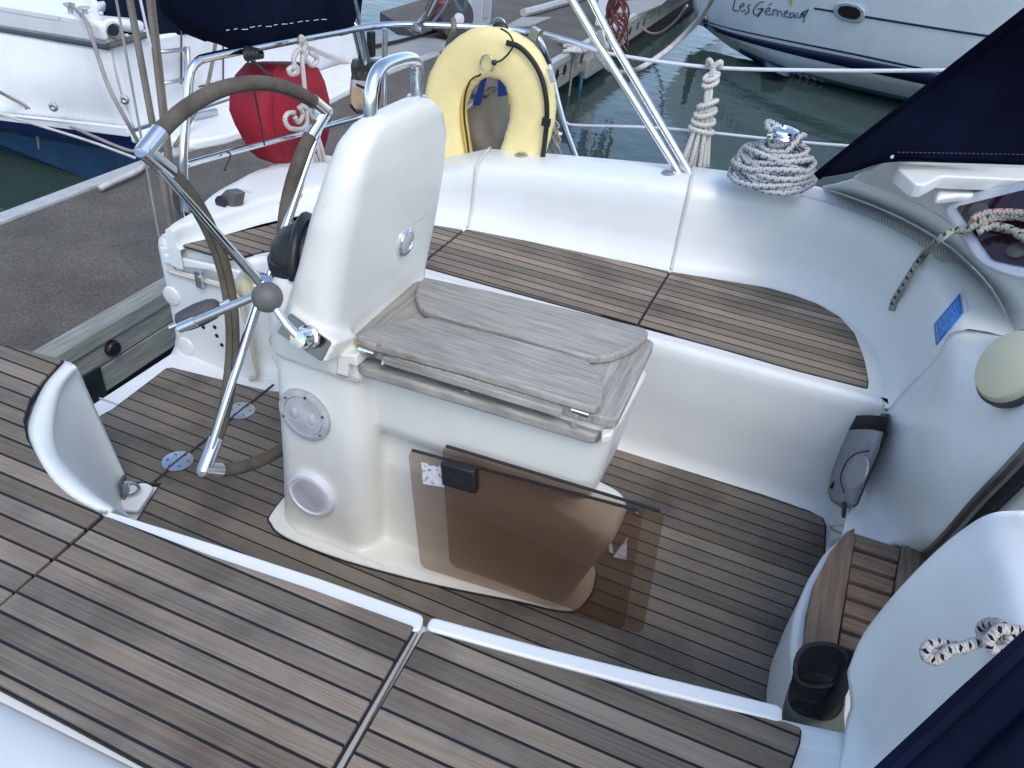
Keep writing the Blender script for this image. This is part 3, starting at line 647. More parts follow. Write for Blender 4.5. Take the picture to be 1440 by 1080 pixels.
# near corner of the cockpit: coaming rising past the camera
rows = [[(1440, 726, .80), (1388, 731, .79), (1344, 757, .75), (1304, 791, .70), (1265, 831, .64), (1236, 865, .58), (1209, 903, .52), (1191, 945, .46)],
        [(1480, 800, .845), (1420, 802, .84), (1374, 822, .79), (1334, 852, .725), (1294, 886, .655), (1258, 920, .58), (1227, 956, .50), (1196, 990, .425)],
        [(1530, 900, .86), (1455, 905, .85), (1390, 922, .80), (1338, 948, .71), (1294, 975, .62), (1254, 1000, .53), (1217, 1018, .45), (1190, 1014, .412)],
        [(1590, 1010, .86), (1490, 1030, .85), (1400, 1050, .79), (1340, 1070, .69), (1286, 1088, .59), (1242, 1100, .50), (1207, 1100, .43), (1178, 1085, .408)],
        [(1660, 1150, .84), (1530, 1190, .83), (1420, 1210, .77), (1350, 1220, .68), (1290, 1230, .58), (1240, 1230, .49), (1190, 1220, .42), (1150, 1200, .40)]]
RW = [[at(x, y, z=z) for x, y, z in r] for r in rows]
RW = [[p+V((.03, .05, -.5)) for p in RW[0]], [p+V((.02, .035, -.06)) for p in RW[0]]]+RW
MB().patch(RW, 5, 5).build('cockpit_corner', GEL, Y, solid=.012)

# bridge-deck step with its slatted teak grating
gz = .21
MB().prism([p+V((0, 0, 0)) for p in round_poly([at(*p, z=gz-.01) for p in ((1187, 752), (1160, 775), (1136, 815), (1118, 862), (1112, 905), (1118, 965), (1330, 1000), (1420, 800), (1300, 745))], .02)], (0, 0, -.20)).build('step_moulding', GEL, Y, bevel=.02)
gl_ = [(1198, 751), (1186, 757), (1163, 785), (1143, 825), (1132, 868), (1128, 910), (1129, 955), (1166, 965), (1174, 905), (1184, 845), (1197, 770)]
st_ = MB().prism(round_poly([at(*p, z=gz) for p in gl_], .006), (0, 0, .022)).build('step_edge_board', TEAKSY, Y, bevel=.004)
MB().prism([at(*p, z=gz+.001) for p in ((1264, 777), (1275, 775), (1340, 790), (1330, 1000), (1215, 970), (1250, 860))], (0, 0, .022)).build('step_edge_board', TEAKSY, Y, bevel=.004)
for k in range(9):
    t0, t1 = k/9*1.0, (k+.74)/9*1.0
    la = [V((1199, 758, 0)).lerp(V((1168, 965, 0)), t) for t in (t0, t1)]
    lb = [V((1263, 778, 0)).lerp(V((1222, 985, 0)), t) for t in (t0, t1)]
    MB().prism([at(la[0].x, la[0].y, z=gz), at(lb[0].x, lb[0].y, z=gz), at(lb[1].x, lb[1].y, z=gz), at(la[1].x, la[1].y, z=gz)], (0, 0, .018)).build('step_slat', TEAKS, Y, bevel=.003)
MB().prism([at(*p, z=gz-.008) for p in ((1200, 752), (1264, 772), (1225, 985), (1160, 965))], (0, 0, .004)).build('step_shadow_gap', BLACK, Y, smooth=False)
# pad eye low on the bulkhead
c = at(1186, 745, x=.345)
MB().tube([c+V((-.03*sin(a), 0.0, .014*cos(a))) for a in [pi*k/12 for k in range(13)]], .0035, 8).build('pad_eye', STEEL, Y)

# the cabin trunk running forward, beyond the frame
MB().prism([V((.72, 1.68, .45)), V((.72, 2.52, .45)), V((2.4, 2.45, .5)), V((2.4, .35, .5)), V((.72, .25, .45)), V((.72, 1.1, .45)), V((1.5, 1.1, .45)), V((1.5, 1.68, .45))], (0, 0, .50)).build('cabin_trunk', GEL, Y, bevel=.04)
MB().prism([V((1.15, 1.02, .93)), V((1.15, 1.76, .93)), V((2.1, 1.74, .95)), V((2.1, 1.04, .95))], (0, 0, .05)).build('sliding_hatch', GEL, Y, bevel=.015)
# ---- sprayhood
E_ = [at(1149, 248, y=2.37), at(1220, 191, y=2.37), at(1290, 137, y=2.36), at(1365, 78, y=2.34), at(1440, 20, y=2.31), at(1570, -82, y=2.22)]
B_ = [at(1153, 249, y=2.38), at(1200, 239, z=.92), at(1250, 225, z=1.0), at(1340, 227, z=1.004), at(1440, 231, z=1.004), at(1620, 238, z=1.004)]
rowsd = [E_, [a.lerp(b, .5)+V((0, .05*min(1, i/2), .01)) for i, (a, b) in enumerate(zip(E_, B_))], B_]
hood = MB().patch(rowsd, 5, 6).build('sprayhood', NAVYD, Y, solid=.006)
fwe, fwb = E_[-1], B_[-1]
MB().patch([[fwe, fwe.lerp(fwb, .5)+V((0, .04, 0)), fwb], [fwe+V((.45, -.02, -.04)), fwe.lerp(fwb, .5)+V((.45, .04, -.02)), fwb+V((.45, 0, -.01))], [fwe+V((.85, -.05, -.34)), fwe.lerp(fwb, .5)+V((.9, .0, -.17)), fwb+V((.95, -.02, -.02))]], 4, 4).build('sprayhood_front', NAVYD, hood, solid=.006)
MB().tube(cr(E_, 6), .013, 8).build('sprayhood_hem', NAVYD, hood, angle=180)
MB().tube(cr([p+V((.01, 0, .012)) for p in B_[2:]], 4), .006, 6).build('bolt_rope', NAVYD, hood, angle=180)
mb = MB()
for k in range(34):
    u = 1262+k*6.2; p_ = at(u, 214+k*.12, z=1.035); q_ = at(u+3.4, 214+k*.12, z=1.035); mb.tube([p_, q_], .0011, 5)
mb.build('sprayhood_stitching', mat('grey_thread', (.035, .04, .06), .8), hood)
na, nb_ = at(1226, 1106, z=1.0), at(1470, 880, z=1.07)
pl_ = [[na, na.lerp(nb_, .5)+V((0, 0, .004)), nb_], [p+V((.025, -.04, .0)) for p in (na, na.lerp(nb_, .5), nb_)], [p+V((.20, -.22, -.05)) for p in (na, na.lerp(nb_, .5), nb_)], [p+V((.5, -.42, -.3)) for p in (na, na.lerp(nb_, .5), nb_)]]
h2 = MB().patch(pl_, 5, 5).build('sprayhood_side', NAVY, Y, solid=.006)
MB().tube([na+V((0, 0, -.003)), na.lerp(nb_, .5)+V((0, 0, .002)), nb_+V((0, 0, -.003))], .008, 8).build('sprayhood_hem', NAVY, h2)
MB().tube([na+V((.024, -.028, .004)), na.lerp(nb_, .5)+V((.024, -.028, .008)), nb_+V((.024, -.028, .004))], .0035, 6).build('seam', NAVYD, h2)

# ---- steering pedestal (one moulding)
pb = MB()
pb.loft([rrect(-1.035, -.62, 1.150, 1.51, .09, .0), rrect(-1.035, -.62, 1.15, 1.51, .09, .018)])
pb.loft([rrect(-1.025, -.74, 1.160, 1.50, .06, .0), rrect(-1.015, -.745, 1.163, 1.497, .06, .2), rrect(-1.0, -.755, 1.165, 1.495, .055, .58)])
pb.loft([[V(p) for p in ((-.95, 1.143, 0), (-.6, 1.165, 0), (-.24, 1.238, 0), (-.22, 1.265, 0), (-.22, 1.40, 0), (-.24, 1.43, 0), (-.6, 1.50, 0), (-.95, 1.52, 0))], [V(p) for p in ((-.95, 1.143, .02), (-.6, 1.168, .02), (-.25, 1.242, .02), (-.23, 1.268, .02), (-.23, 1.40, .02), (-.25, 1.43, .02), (-.6, 1.50, .02), (-.95, 1.52, .02))]])
pb.loft([rrect(-.9, -.245, 1.235, 1.435, .04, .0), rrect(-.85, -.215, 1.245, 1.425, .04, .10), rrect(-.85, -.165, 1.25, 1.42, .04, .26), rrect(-.85, -.175, 1.255, 1.415, .04, .285), rrect(-.85, -.30, 1.26, 1.41, .04, .315), rrect(-.85, -.32, 1.26, 1.41, .04, .46)])
pb.loft([rrect(-.85, -.235, 1.232, 1.44, .04, .375), rrect(-.85, -.225, 1.214, 1.455, .045, .41), rrect(-.85, -.20, 1.204, 1.462, .04, .62)])
pb.loft([rrect(-.845, -.755, 1.165, 1.495, .01, .545), rrect(-.845, -.755, 1.165, 1.495, .01, .625)])
slab = [(.555, -1.0, -.775, 1.150, 1.51, .05), (.60, -.985, -.785, 1.138, 1.545, .05), (.64, -.955, -.805, 1.128, 1.575, .045), (.70, -.925, -.80, 1.122, 1.585, .045), (.80, -.89, -.785, 1.126, 1.588, .045), (.90, -.865, -.77, 1.138, 1.582, .045), (.99, -.842, -.76, 1.165, 1.565, .04), (1.045, -.83, -.758, 1.195, 1.535, .035), (1.072, -.82, -.764, 1.235, 1.495, .028), (1.084, -.81, -.772, 1.29, 1.44, .018)]
pb.loft([rrect(x0, x1, y0, y1, r, z) for z, x0, x1, y0, y1, r in slab])
pb.loft([rrect(-1.04, -.9, 1.18, 1.52, .07, .5), rrect(-1.035, -.88, 1.18, 1.52, .07, .66), rrect(-1.02, -.88, 1.195, 1.505, .07, .715), rrect(-1.0, -.88, 1.215, 1.485, .06, .735)])
pq = [at(409, 440, y=1.112), at(467, 481, y=1.104), at(453, 508, y=1.088), at(391, 467, y=1.094)]
nq = (pq[1]-pq[0]).cross(pq[3]-pq[0]).normalized(); nq = nq if nq.dot(CAM-pq[0]) > 0 else -nq
pcn = sum(pq, V())/4
pb.prism([pcn+(p-pcn)*1.12-nq*.003 for p in pq], -nq*.10)
ped = pb.build('steering_pedestal', GELC, Y, remesh=.007, relax=7)
fn = [at(*p, z=.012) for p in ((379, 726), (381, 734), (391, 747), (422, 763), (485, 786), (568, 809), (631, 824), (727, 843), (800, 858))]
fl_ = fn+[V((-.2, 1.30, .012)), V((-.2, 1.36, .012))]+[V((p.x, 2.665-p.y, .012)) for p in reversed(fn[1:])]+[V((-1.055, 1.44, .012)), V((-1.06, 1.33, .012)), V((-1.055, 1.23, .012))]
fl_ = cr(fl_, 4, closed=True)
flg = MB().prism(fl_, (0, 0, -.008)).build('pedestal_flange', GELC, ped, bevel=.003)
MB().prism([p+V((0, 0, -.005)) for p in offset_poly(fl_, .0045)], (0, 0, -.002)).build('flange_caulking', CAULK, flg, smooth=False)
# joint line between the two mouldings
wire('moulding_joint', [(-1.0, 1.2, .585), (-.99, 1.168, .578), (-.96, 1.156, .572), (-.88, 1.152, .566), (-.80, 1.152, .56), (-.755, 1.16, .558)], .0022, mat('joint_shadow', (.38, .36, .32), .7), ped)
# grab handle
ha, hb = at(521, 178, z=1.06), at(586, 136, z=1.06)
up_ = V((0, 0, 1))
fwdv = V((.012, 0, 0))
hpth = [ha-up_*.02, ha+up_*.03, ha+up_*.062+(hb-ha)*.02, ha+up_*.087+(hb-ha)*.10, ha+up_*.098+(hb-ha)*.24, ha.lerp(hb, .6)+up_*.094, hb+up_*.082-(hb-ha)*.12, hb+up_*.064-(hb-ha)*.01, hb+up_*.03, hb-up_*.02]
MB().tube(cr(hpth, 5), .0135, 14).build('grab_handle', CHROME, ped, angle=180)
for h in (ha, hb): MB().lathe(h+V((0, 0, -.003)), (0, 0, 1), [(.021, 0), (.02, .005), (.014, .007)], 20).build('handle_collar', CHROME, ped)
# crease panel and round chrome light
wire('panel_crease', [at(487, 366, x=-.7865), at(540, 338, x=-.785), at(590, 308, x=-.784), at(612, 294, x=-.787)], .0016, mat('crease_shadow', (.45, .44, .40), .6), ped)
lc = at(571, 341, x=-.785)
lamp = MB().lathe(lc, (1, 0, -.1), [(.033, -.012), (.033, .002), (.030, .005), (.025, .004), (.024, .002), (.001, .002)], 28).build('courtesy_light', CHROME, ped)
MB().lathe(lc+V((.003, 0, 0)), (1, 0, -.1), [(.0235, 0), (.02, .002), (.001, .003)], 24).build('light_lens', mat('frosted_lens', (.42, .42, .43), .35), lamp)
# round inspection hatch and speaker on the near side
def ring_face(px, py, y, name, m, R, prof, n=(0.0, -1, 0.02)):
    c = at(px, py, y=y); return c, MB().lathe(c, n, prof, 40).build(name, m, ped)
c, hh = ring_face(429, 583, 1.160, 'inspection_hatch', GREYH, .07, [(.068, -.01), (.068, .006), (.064, .009), (.053, .009), (.051, .005), (.05, .008), (.001, .008)])
for k in range(6):
    a = k*pi/3+.35; MB().lathe(c+V((.058*cos(a), -.009, .058*sin(a))), (0, -1, 0), [(.0034, 0), (.0034, .001), (.001, .001)], 10).build('screw', DARKSTEEL, hh)
for s in (-1, 1):
    MB().ball(c+V((.024*s, -.007, .0)), .016, 14, (.62, .35, 1.1)).build('finger_grip', GREYH, hh)
c, spk = ring_face(438, 694, 1.156, 'speaker', WHITEP, .066, [(.067, -.01), (.067, .004), (.063, .012), (.055, .014), (.052, .010), (.001, .0105)])
mb = MB()
for k in range(1, 9): mb.lathe(c+V((0, -.0105, 0)), (0, -1, .02), [(.006*k-.0015, 0), (.006*k-.0008, .0005), (.006*k+.0008, .0005), (.006*k+.0015, 0)], 36)
mb.build('speaker_grille', WHITEP, spk)
# engine control on its steel plate
plate = MB().prism(round_poly(pq, .004), nq*.004).build('control_plate', DARKSTEEL, ped, bevel=.0012)
bc = at(434, 474, y=1.086)
MB().lathe(bc, nq, [(.026, 0), (.025, .006), (.02, .01), (.02, .034), (.017, .04), (.001, .042)], 28).build('control_boss', CHROME, plate)
ball = at(376, 418, y=1.06)
MB().tube([bc+nq*.03, (bc+nq*.04).lerp(ball, .35), ball], [.0095, .008, .007], 12).build('control_lever', CHROME, plate)
MB().ball(ball, .030, 20).build('lever_knob', KNOBG, plate)
# compass on the aft step
cc = at(424, 348, x=-.965)
comp = MB().lathe(at(430, 372, x=-.965)+V((0, .01, 0)), (-.15, 0, 1), [(.083, -.03), (.083, .0), (.080, .02), (.078, .03), (.07, .055), (.05, .078), (.02, .088), (.001, .089)], 36).build('compass', BLACK, ped)
MB().lathe(at(430, 372, x=-.965)+V((0, .01, .01)), (-.15, 0, 1), [(.086, -.012), (.087, .0), (.086, .014), (.08, .016)], 36).build('compass_bezel', BLACK, comp)
hood_p = [at(430, 372, x=-.965)+V((-.01, .01, .005))+V((-.085*cos(a)*.4, .0, 0))+V((0, .088*cos(a), .094*sin(a))) for a in [pi*k/16 for k in range(17)]]
MB().tube(hood_p, .011, 10).build('compass_hood', BLACK, comp, angle=180)

# ---- steering wheel, its two sides folded inward
O = V((-1.123, 1.332, .599))
Qm = Matrix.Rotation(R_(-2.5), 3, 'Z') @ Matrix.Rotation(R_(-6.3), 3, 'Y') @ Matrix.Rotation(R_(-4.9), 3, 'X')
def wl(x, y, z): return O + Qm @ V((x, y, z))
WR, WW, WH = .457, .55, .73; al = math.asin(WW/2/WR)
wheel = MB().lathe(wl(-.02, 0, 0), Qm @ V((1, 0, 0)), [(.001, -.02), (.026, -.02), (.03, 0), (.03, .02), (.024, .04), (.02, .06), (.02, .14), (.001, .14)], 24).build('steering_wheel', CHROME, Y)
MB().lathe(wl(-.055, -.012, 0), Qm @ V((1, 0, 0)), [(.001, 0), (.034, 0), (.038, .006), (.038, .026), (.03, .032), (.001, .032)], 12).build('hub_knob', CREAMP, wheel)
def rim(name, pts):
    r = MB().tube(pts, .0165, 12).build(name, LEATHER, wheel, angle=180)
    return r
M_ = 22
top = [wl(0, WR*sin(t), WR*cos(t)) for t in [-al+2*al*k/M_ for k in range(M_+1)]]
bot = [wl(0, WR*sin(t), -WR*cos(t)) for t in [-al+2*al*k/M_ for k in range(M_+1)]]
def side(sgn, fold, trim=.0):
    be = pi/2-al; out = []
    for k in range(M_+1):
        t = -be+2*be*k/M_; d = WR*cos(t)-WW/2; z = -WR*sin(t)
        y = WW/2-d*0; out.append(wl(-d*sin(fold), sgn*(WW/2+d*cos(fold)), z))
    return out
trim = lambda p: p[1:-1]
stp = []
for nm, pts in (('rim_arc', trim(top)), ('rim_arc', trim(bot)), ('rim_side', trim(side(-1, R_(172)))), ('rim_side', trim(side(1, R_(172))))):
    r = rim(nm, pts)
    ctr = sum(pts, V((0, 0, 0)))/len(pts)
    dirn = ((pts[0]+pts[-1])*.5-pts[len(pts)//2]).normalized()
    tow = dirn*.011+V((.011, -.004, 0))
    MB().tube([p+tow for p in pts], .0009, 5).build('stitching', THREAD, r, angle=180)
for y, z in ((-1, 1), (1, 1), (-1, -1), (1, -1)):
    e = wl(0, y*WW/2, z*WH/2); hub = wl(-.005, y*.02, z*.02)
    MB().tube([hub, hub.lerp(e, .5), e], [.013, .0095, .008], 10).build('spoke', CHROME, wheel)
    j = MB(); pts = top if z > 0 else bot; pa = pts[2] if y < 0 else pts[-3]
    sd_ = side(y, R_(172)); pb_ = sd_[2] if z > 0 else sd_[-3]
    j.tube([pa, e+(e-pa)*.12], .0178, 12); j.tube([pb_, e+(e-pb_)*.1], .0175, 12)
    j.build('folding_joint', CHROME, wheel)
# spinner grip and push bar on the near side
g0, g1 = at(238, 461, y=1.0), at(323, 423, y=1.085)
MB().tube([g0, g1], .0055, 10).build('grip_rod', STEEL, wheel)
ga, gb = g0.lerp(g1, .14), g0.lerp(g1, .84)
gp = [ga.lerp(gb, t) for t in (0, .06, .2, .5, .8, .94, 1)]
MB().tube(gp, [.012, .02, .0225, .024, .022, .017, .010], 16).build('hand_grip', GREYP, wheel)
t0_, t1_ = at(249, 463, y=.985), ball+V((-.02, 0, 0))
MB().tube([t0_.lerp(t1_, .2), t1_], .0085, 12).build('push_bar', STEEL, wheel)
mb = MB()
for k in range(7): mb.lathe(t0_.lerp(t1_, .015+.03*k), t1_-t0_, [(.006, 0), (.0105, .003), (.0105, .006), (.006, .009)], 14)
mb.build('bar_spring', CHROME, wheel)

# ---- folding teak table on the pedestal
tz = .645
tbl = MB().prism(round_poly([at(*p, z=tz) for p in ((492, 476), (586, 393), (700, 415), (922, 479), (868, 592), (700, 545), (560, 505))], .02), (0, 0, -.024)).build('cockpit_table', TEAKTY, Y, bevel=.004)
lz = tz+.022
lfar = [(597, 389), (700, 411), (800, 434), (908, 461), (913, 468), (905, 478), (888, 489), (862, 499), (838, 502), (812, 498), (700, 465), (625, 445), (604, 440), (590, 430), (584, 415), (588, 398)]
MB().prism(round_poly([at(*p, z=lz) for p in lfar], .01), (0, 0, -.02)).build('table_leaf', TEAKT, tbl, bevel=.005)
lnear = [(500, 474), (512, 466), (545, 454), (575, 447), (605, 446), (640, 455), (720, 476), (800, 497), (826, 506), (841, 520), (849, 540), (847, 565), (838, 573), (760, 550), (640, 514), (520, 482)]
MB().prism(round_poly([at(*p, z=lz) for p in lnear], .008), (0, 0, -.02)).build('table_leaf', TEAKT, tbl, bevel=.005)
# edge batten under the near leaf, and the rail below it
MB().prism([at(*p, z=tz-.002) for p in ((540, 495), (792, 571), (790, 578), (538, 502))], (0, 0, -.018)).build('edge_batten', TEAKT, tbl, bevel=.003)
rl = [at(*p, z=.602) for p in ((503, 500), (512, 497), (840, 594), (848, 600), (846, 609), (836, 612), (512, 517), (503, 510))]
rail = MB().prism(round_poly(rl, .006), (0, 0, -.026)).build('table_rail', TEAKT, tbl, bevel=.006)
for (px, py) in ((516, 512), (656, 553), (808, 598)): MB().lathe(at(px, py, y=rl[5].y-.001), (0, -1, 0), [(.008, 0), (.008, .0012), (.001, .0012)], 14).build('rail_plug', TEAKTY, rail)
for (px, py) in ((519, 492), (818, 577)):
    c = at(px, py, z=tz-.005)
    hg = MB().obox(c, ((1, .05, 0), (0, 1, .2), (0, -.2, 1)), .017, .010, .009).build('leaf_hinge', STEEL, tbl, bevel=.002)
    MB().tube([c+V((-.018, -.011, .004)), c+V((.018, -.010, .004))], .0045, 8).build('hinge_pin', CHROME, hg)
c = at(540, 503, z=tz-.008); MB().tube([c, c+V((0, -.006, -.012)), c+V((.0, .0, -.024))], .0035, 8).build('catch_pin', STEEL, tbl)
BRASS = mat('brass', (.5, .33, .14), .4, .7)
for (px, py) in ((504, 483), (533, 485), (575, 500)): MB().lathe(at(px, py, z=lz), (0, 0, 1), [(.005, 0), (.005, .0012), (.001, .0012)], 12).build('brass_screw', BRASS, tbl)
# white brackets carrying the table
MB().prism([at(*p, y=1.145) for p in ((474, 498), (500, 500), (503, 516), (490, 513), (489, 531), (473, 526))], (0, .1, 0)).build('table_bracket', GELC, tbl, bevel=.004)
MB().prism([at(*p, z=.615) for p in ((846, 603), (866, 596), (862, 610), (847, 614))], (0, 0, -.02)).build('table_bracket', GELC, tbl, bevel=.004)

# ---- winch on the far coaming
wc = at(1085, 246, z=.755)+V((.0, .02, -.01))
win = MB().lathe(wc, (0, 0, 1), [(.075, 0), (.07, .012), (.052, .03), (.040, .06), (.040, .10), (.046, .115), (.047, .12), (.040, .122), (.036, .128), (.043, .138), (.041, .146), (.022, .152), (.020, .146), (.001, .146)], 28).build('winch', CHROME, Y)
# ---- guard rails
def tubes(name, pts, r=.0135, m=CHROME, n=6, parent=Y): return MB().tube(cr(pts, n), r, 12).build(name, m, parent, angle=180)
pp_ = [at(258, 225, x=-1.80), at(263, 150, x=-1.80), at(266, 110, x=-1.80), at(270, 96, x=-1.80), at(279, 86, x=-1.80), at(296, 80, x=-1.80), at(380, 63, x=-1.80), at(475, 45, x=-1.80)]
zr = pp_[-1].z
corner = [at(515, 38, z=zr), at(560, 35, z=zr), at(640, 37, z=zr), at(700, 40, z=zr), at(738, 45, z=zr), at(755, 53, z=zr-.01), at(764, 68, z=zr-.05), at(772, 90, z=zr-.12)]
push = tubes('pushpit_rail', [V((-1.82, pp_[0].y-.01, .42))]+pp_+corner)
pk = corner[-1]; tubes('pushpit_leg', [pk, at(790, 165, y=pk.y+.01), at(808, 216, y=pk.y+.02), at(815, 240, y=pk.y+.03)], n=3)
lowz = at(430, 185, x=-1.8).z
tubes('pushpit_lower_rail', [at(262, 232, x=-1.8), at(275, 228, x=-1.8), at(350, 207, x=-1.8), at(430, 186, x=-1.8), at(500, 166, x=-1.8), at(545, 156, z=lowz), at(640, 158, z=lowz), at(740, 176, z=lowz), at(790, 190, z=lowz)], r=.011)
pt = at(541, 40, z=zr); MB().tube([pt, pt+V((0, 0, -.5))], .0115, 12).build('pushpit_post', CHROME, Y)
pt = at(478, 47, z=zr)
# tall steel tube ending in a slanted cut, and a clamped arm
MB().tube([at(484, -40, x=-1.78), at(500, 30, x=-1.80), at(513, 86, x=-1.82)], .024, 16).build('gantry_leg', CHROME, Y)
MB().tube([at(628, -30, y=2.62), at(604, 18, y=2.65), at(588, 34, z=zr)], .012, 12).build('clamp_arm', STEEL, Y)
MB().lathe(at(588, 40, z=zr)-V((.02, 0, 0)), (1, .1, 0), [(.019, 0), (.02, .004), (.02, .036), (.019, .04)], 16).build('rail_clamp', STEEL, Y)
# twin struts beside the horseshoe
for (a, b, c3) in (((796, -14), (836, 54), (944, 226)), ((825, -14), (862, 60), (961, 228))):
    MB().tube([at(*a, y=2.62), at(*b, y=2.60), at(*c3, y=2.56), at(c3[0]+14, c3[1]+24, y=2.555)], .0125, 12).build('gantry_strut', CHROME, Y)
c = at(848, 56, y=2.60); MB().obox(c, ((.42, 0, -.9), (0, 1, 0), (.9, 0, .42)), .03, .012, .012).build('strut_fitting', STEEL, Y, bevel=.003)
# lifelines with their end fitting
ll = [at(772, 52, y=2.72), at(800, 58, y=2.71), at(850, 74, y=2.70), at(990, 94, y=2.70), at(1150, 99, y=2.72), at(1310, 99, y=2.76), at(1480, 96, y=2.82)]
life = MB().tube(cr(ll, 6), .006, 8).build('lifeline', WHITEP, Y, angle=180)
MB().tube([at(765, 47, y=2.72), at(840, 69, y=2.71)], .009, 10).build('lifeline_tensioner', CHROME, Y)
c = at(752, 47, y=2.72); MB().obox(c, ((1, 0, -.3), (0, 1, 0), (.3, 0, 1)), .016, .01, .02).build('lifeline_toggle', CHROME, Y, bevel=.003)
ll2 = [at(796, 172, y=2.74), at(812, 176, y=2.74), at(930, 180, y=2.73), at(1090, 196, y=2.74), at(1195, 205, y=2.76), at(1400, 215, y=2.82)]
MB().tube(cr(ll2, 6), .0045, 8).build('lifeline', WHITEP, Y, angle=180)
# far side deck below the coaming
MB().prism([V((-1.9, 2.3, .42)), V((2.4, 2.75, .5)), V((2.4, 3.05, .5)), V((-.5, 2.83, .46)), V((-1.9, 2.55, .42))], (0, 0, -.3)).build('side_deck', GEL, Y, bevel=.02)
# cleat and rope clutch on the stern quarter
c = on_back(318, 284, .03)
bk = MB().prism([at(*p, y=c.y) for p in ((300, 300), (303, 280), (318, 266), (330, 272), (327, 290))], (.02, .03, 0)).build('quarter_block', KNOBG, Y, bevel=.004)
MB().lathe(at(314, 283, y=c.y)-V((0, .01, 0)), (0, -1, 0), [(.022, 0), (.02, .006), (.008, .008), (.001, .008)], 16).build('block_sheave', BLACK, bk)

# ================================================================== things aboard
def washboard(bl, br, tl, tr, yb, yt, label, sticker=None, notch=None):
    """a smoked acrylic companionway board standing on the floor, leaning on the pedestal"""
    base = bl.lerp(br, .5)
    t = thing('washboard', base, label, 'hatch board', 'smoked hatch boards leaning on the pedestal')
    q = round_poly([bl, br, tr, tl], .022)
    n = (br-bl).cross(tl-bl).normalized()
    if n.dot(CAM-bl) < 0: n = -n
    MB().prism(q, -n*.008).build('acrylic_pane', GLASS, t, smooth=False, bevel=.0015)
    return t, n
yA, yB = 1.16, 1.222
blA, brA = at(591, 798, y=1.145), at(876, 888, y=1.15)
tlA, trA = at(573, 633, y=1.172), at(903, 721, y=1.178)
wa, nA = washboard(blA, brA, tlA, trA, 0, 0, 'front smoked acrylic hatch board with black latch and torn white sticker')
blB, brB = at(632, 795, y=1.165), at(903, 893, y=1.172)
tlB, trB = at(621, 627, y=1.186), at(934, 722, y=1.196)
wb, nB = washboard(blB, brB, tlB, trB, 0, 0, 'rear smoked acrylic hatch board without latch, against the white table box')
# dark edges
for (t, q, n_) in ((wa, (blA, brA, trA, tlA), nA), (wb, (blB, brB, trB, tlB), nB)):
    e_ = (q[2]-q[3]).normalized()
    MB().obox(q[3].lerp(q[2], .5)-n_*.004+(q[3]-q[0]).normalized()*.0004, (e_, n_, (q[3]-q[0])), (q[2]-q[3]).length/2-.009, .0042, .0012).build('pane_edge', BLACK, t)
lp = tlA.lerp(trA, .245); ed = (trA-tlA).normalized(); dn_ = (blA-tlA).normalized()
lk = MB().obox(lp+dn_*.026+nA*.006, (ed, nA, dn_), .041, .013, .031).build('latch', BLACK, wa, bevel=.006)
MB().obox(lp+dn_*.03+nA*.0195, (ed, nA, dn_), .015, .0012, .006).build('latch_slot', DARKU, lk, bevel=.002)
MB().obox(lp+dn_*.004+nA*.016-ed*.012, (ed, nA, dn_), .008, .005, .007).build('latch_knob', BLACK, lk, bevel=.002)
def torn(px, seedv, m, name, nrag=14):
    rnd = random.Random(seedv); a, b, c, d = px; pts = []
    for (p, q) in ((a, b), (b, c), (c, d), (d, a)):
        for k in range(nrag):
            t = k/nrag; j = rnd.uniform(-1, 1)*(2.2 if (p == a) else .7)
            pts.append((p[0]+(q[0]-p[0])*t+j*.5, p[1]+(q[1]-p[1])*t+abs(j)*(1.6 if p == a else .3)))
    n = nA; P = [at_pl(*p, tlA+n*.0006, n) for p in pts]
    return MB().prism(P, n*.0004).build(name, m, wa, smooth=False)
def worn_label():
    m, nt, b = base_mat('torn_paper'); L = nt.links.new
    n = nd(nt, 'ShaderNodeTexNoise', Scale=130.0, Detail=5.0); tc = nd(nt, 'ShaderNodeTexCoord'); L(tc.outputs['Object'], n.inputs['Vector'])
    r = ramp(nt, n.outputs['Fac'], [(.38, (.10, .075, .06)), (.42, (.62, .62, .62)), (.7, (.7, .7, .71))]); L(r.outputs[0], b.inputs['Base Color']); b.inputs['Roughness'].default_value = .8
    return m
torn(((592, 649), (624, 656), (625, 685), (595, 680)), 3, worn_label(), 'torn_sticker')
torn(((856, 765), (860, 762), (863, 778), (857, 776)), 5, GLUE, 'glue_residue')
torn(((876, 764), (882, 755), (881, 787), (862, 783)), 8, GLUE, 'glue_residue')

# ---- winch-handle pockets
def pocket(name_label, pxs, x):
    pass
t = thing('handle_pocket', at(1190, 715, x=.335), 'empty grey and black winch handle pocket hanging above the pad eye', 'handle pocket', 'winch handle pockets on the bulkhead')
px_s = [((1194, 592), (1243, 586)), ((1190, 612), (1236, 606)), ((1182, 642), (1228, 632)), ((1176, 668), (1214, 664)), ((1170, 692), (1203, 692)), ((1173, 704), (1198, 706)), ((1184, 712), (1194, 713))]
def pocket_ring(l, r, x, depth):
    a, b = at(*l, x=x), at(*r, x=x+.012); m = a.lerp(b, .5); h = (b-a)*.5; w = V((-depth, -.004, .0))
    return [m+h*cos(2*pi*k/20)+w*sin(2*pi*k/20) for k in range(20)]
def split(rings, name, m, parent, solid=.003):
    return MB().loft(rings, cap=False).build(name, m, parent, solid=solid)
rg = [pocket_ring(l, r, .325, d) for (l, r), d in zip(px_s, (.03, .031, .03, .029, .026, .02, .008))]
pbk = MB().prism([at(*p, x=.352) for p in ((1238, 582), (1245, 583), (1244, 608), (1196, 724), (1191, 722), (1226, 640))], (.01, .012, 0)).build('back_plate', BLACK, t, bevel=.003)
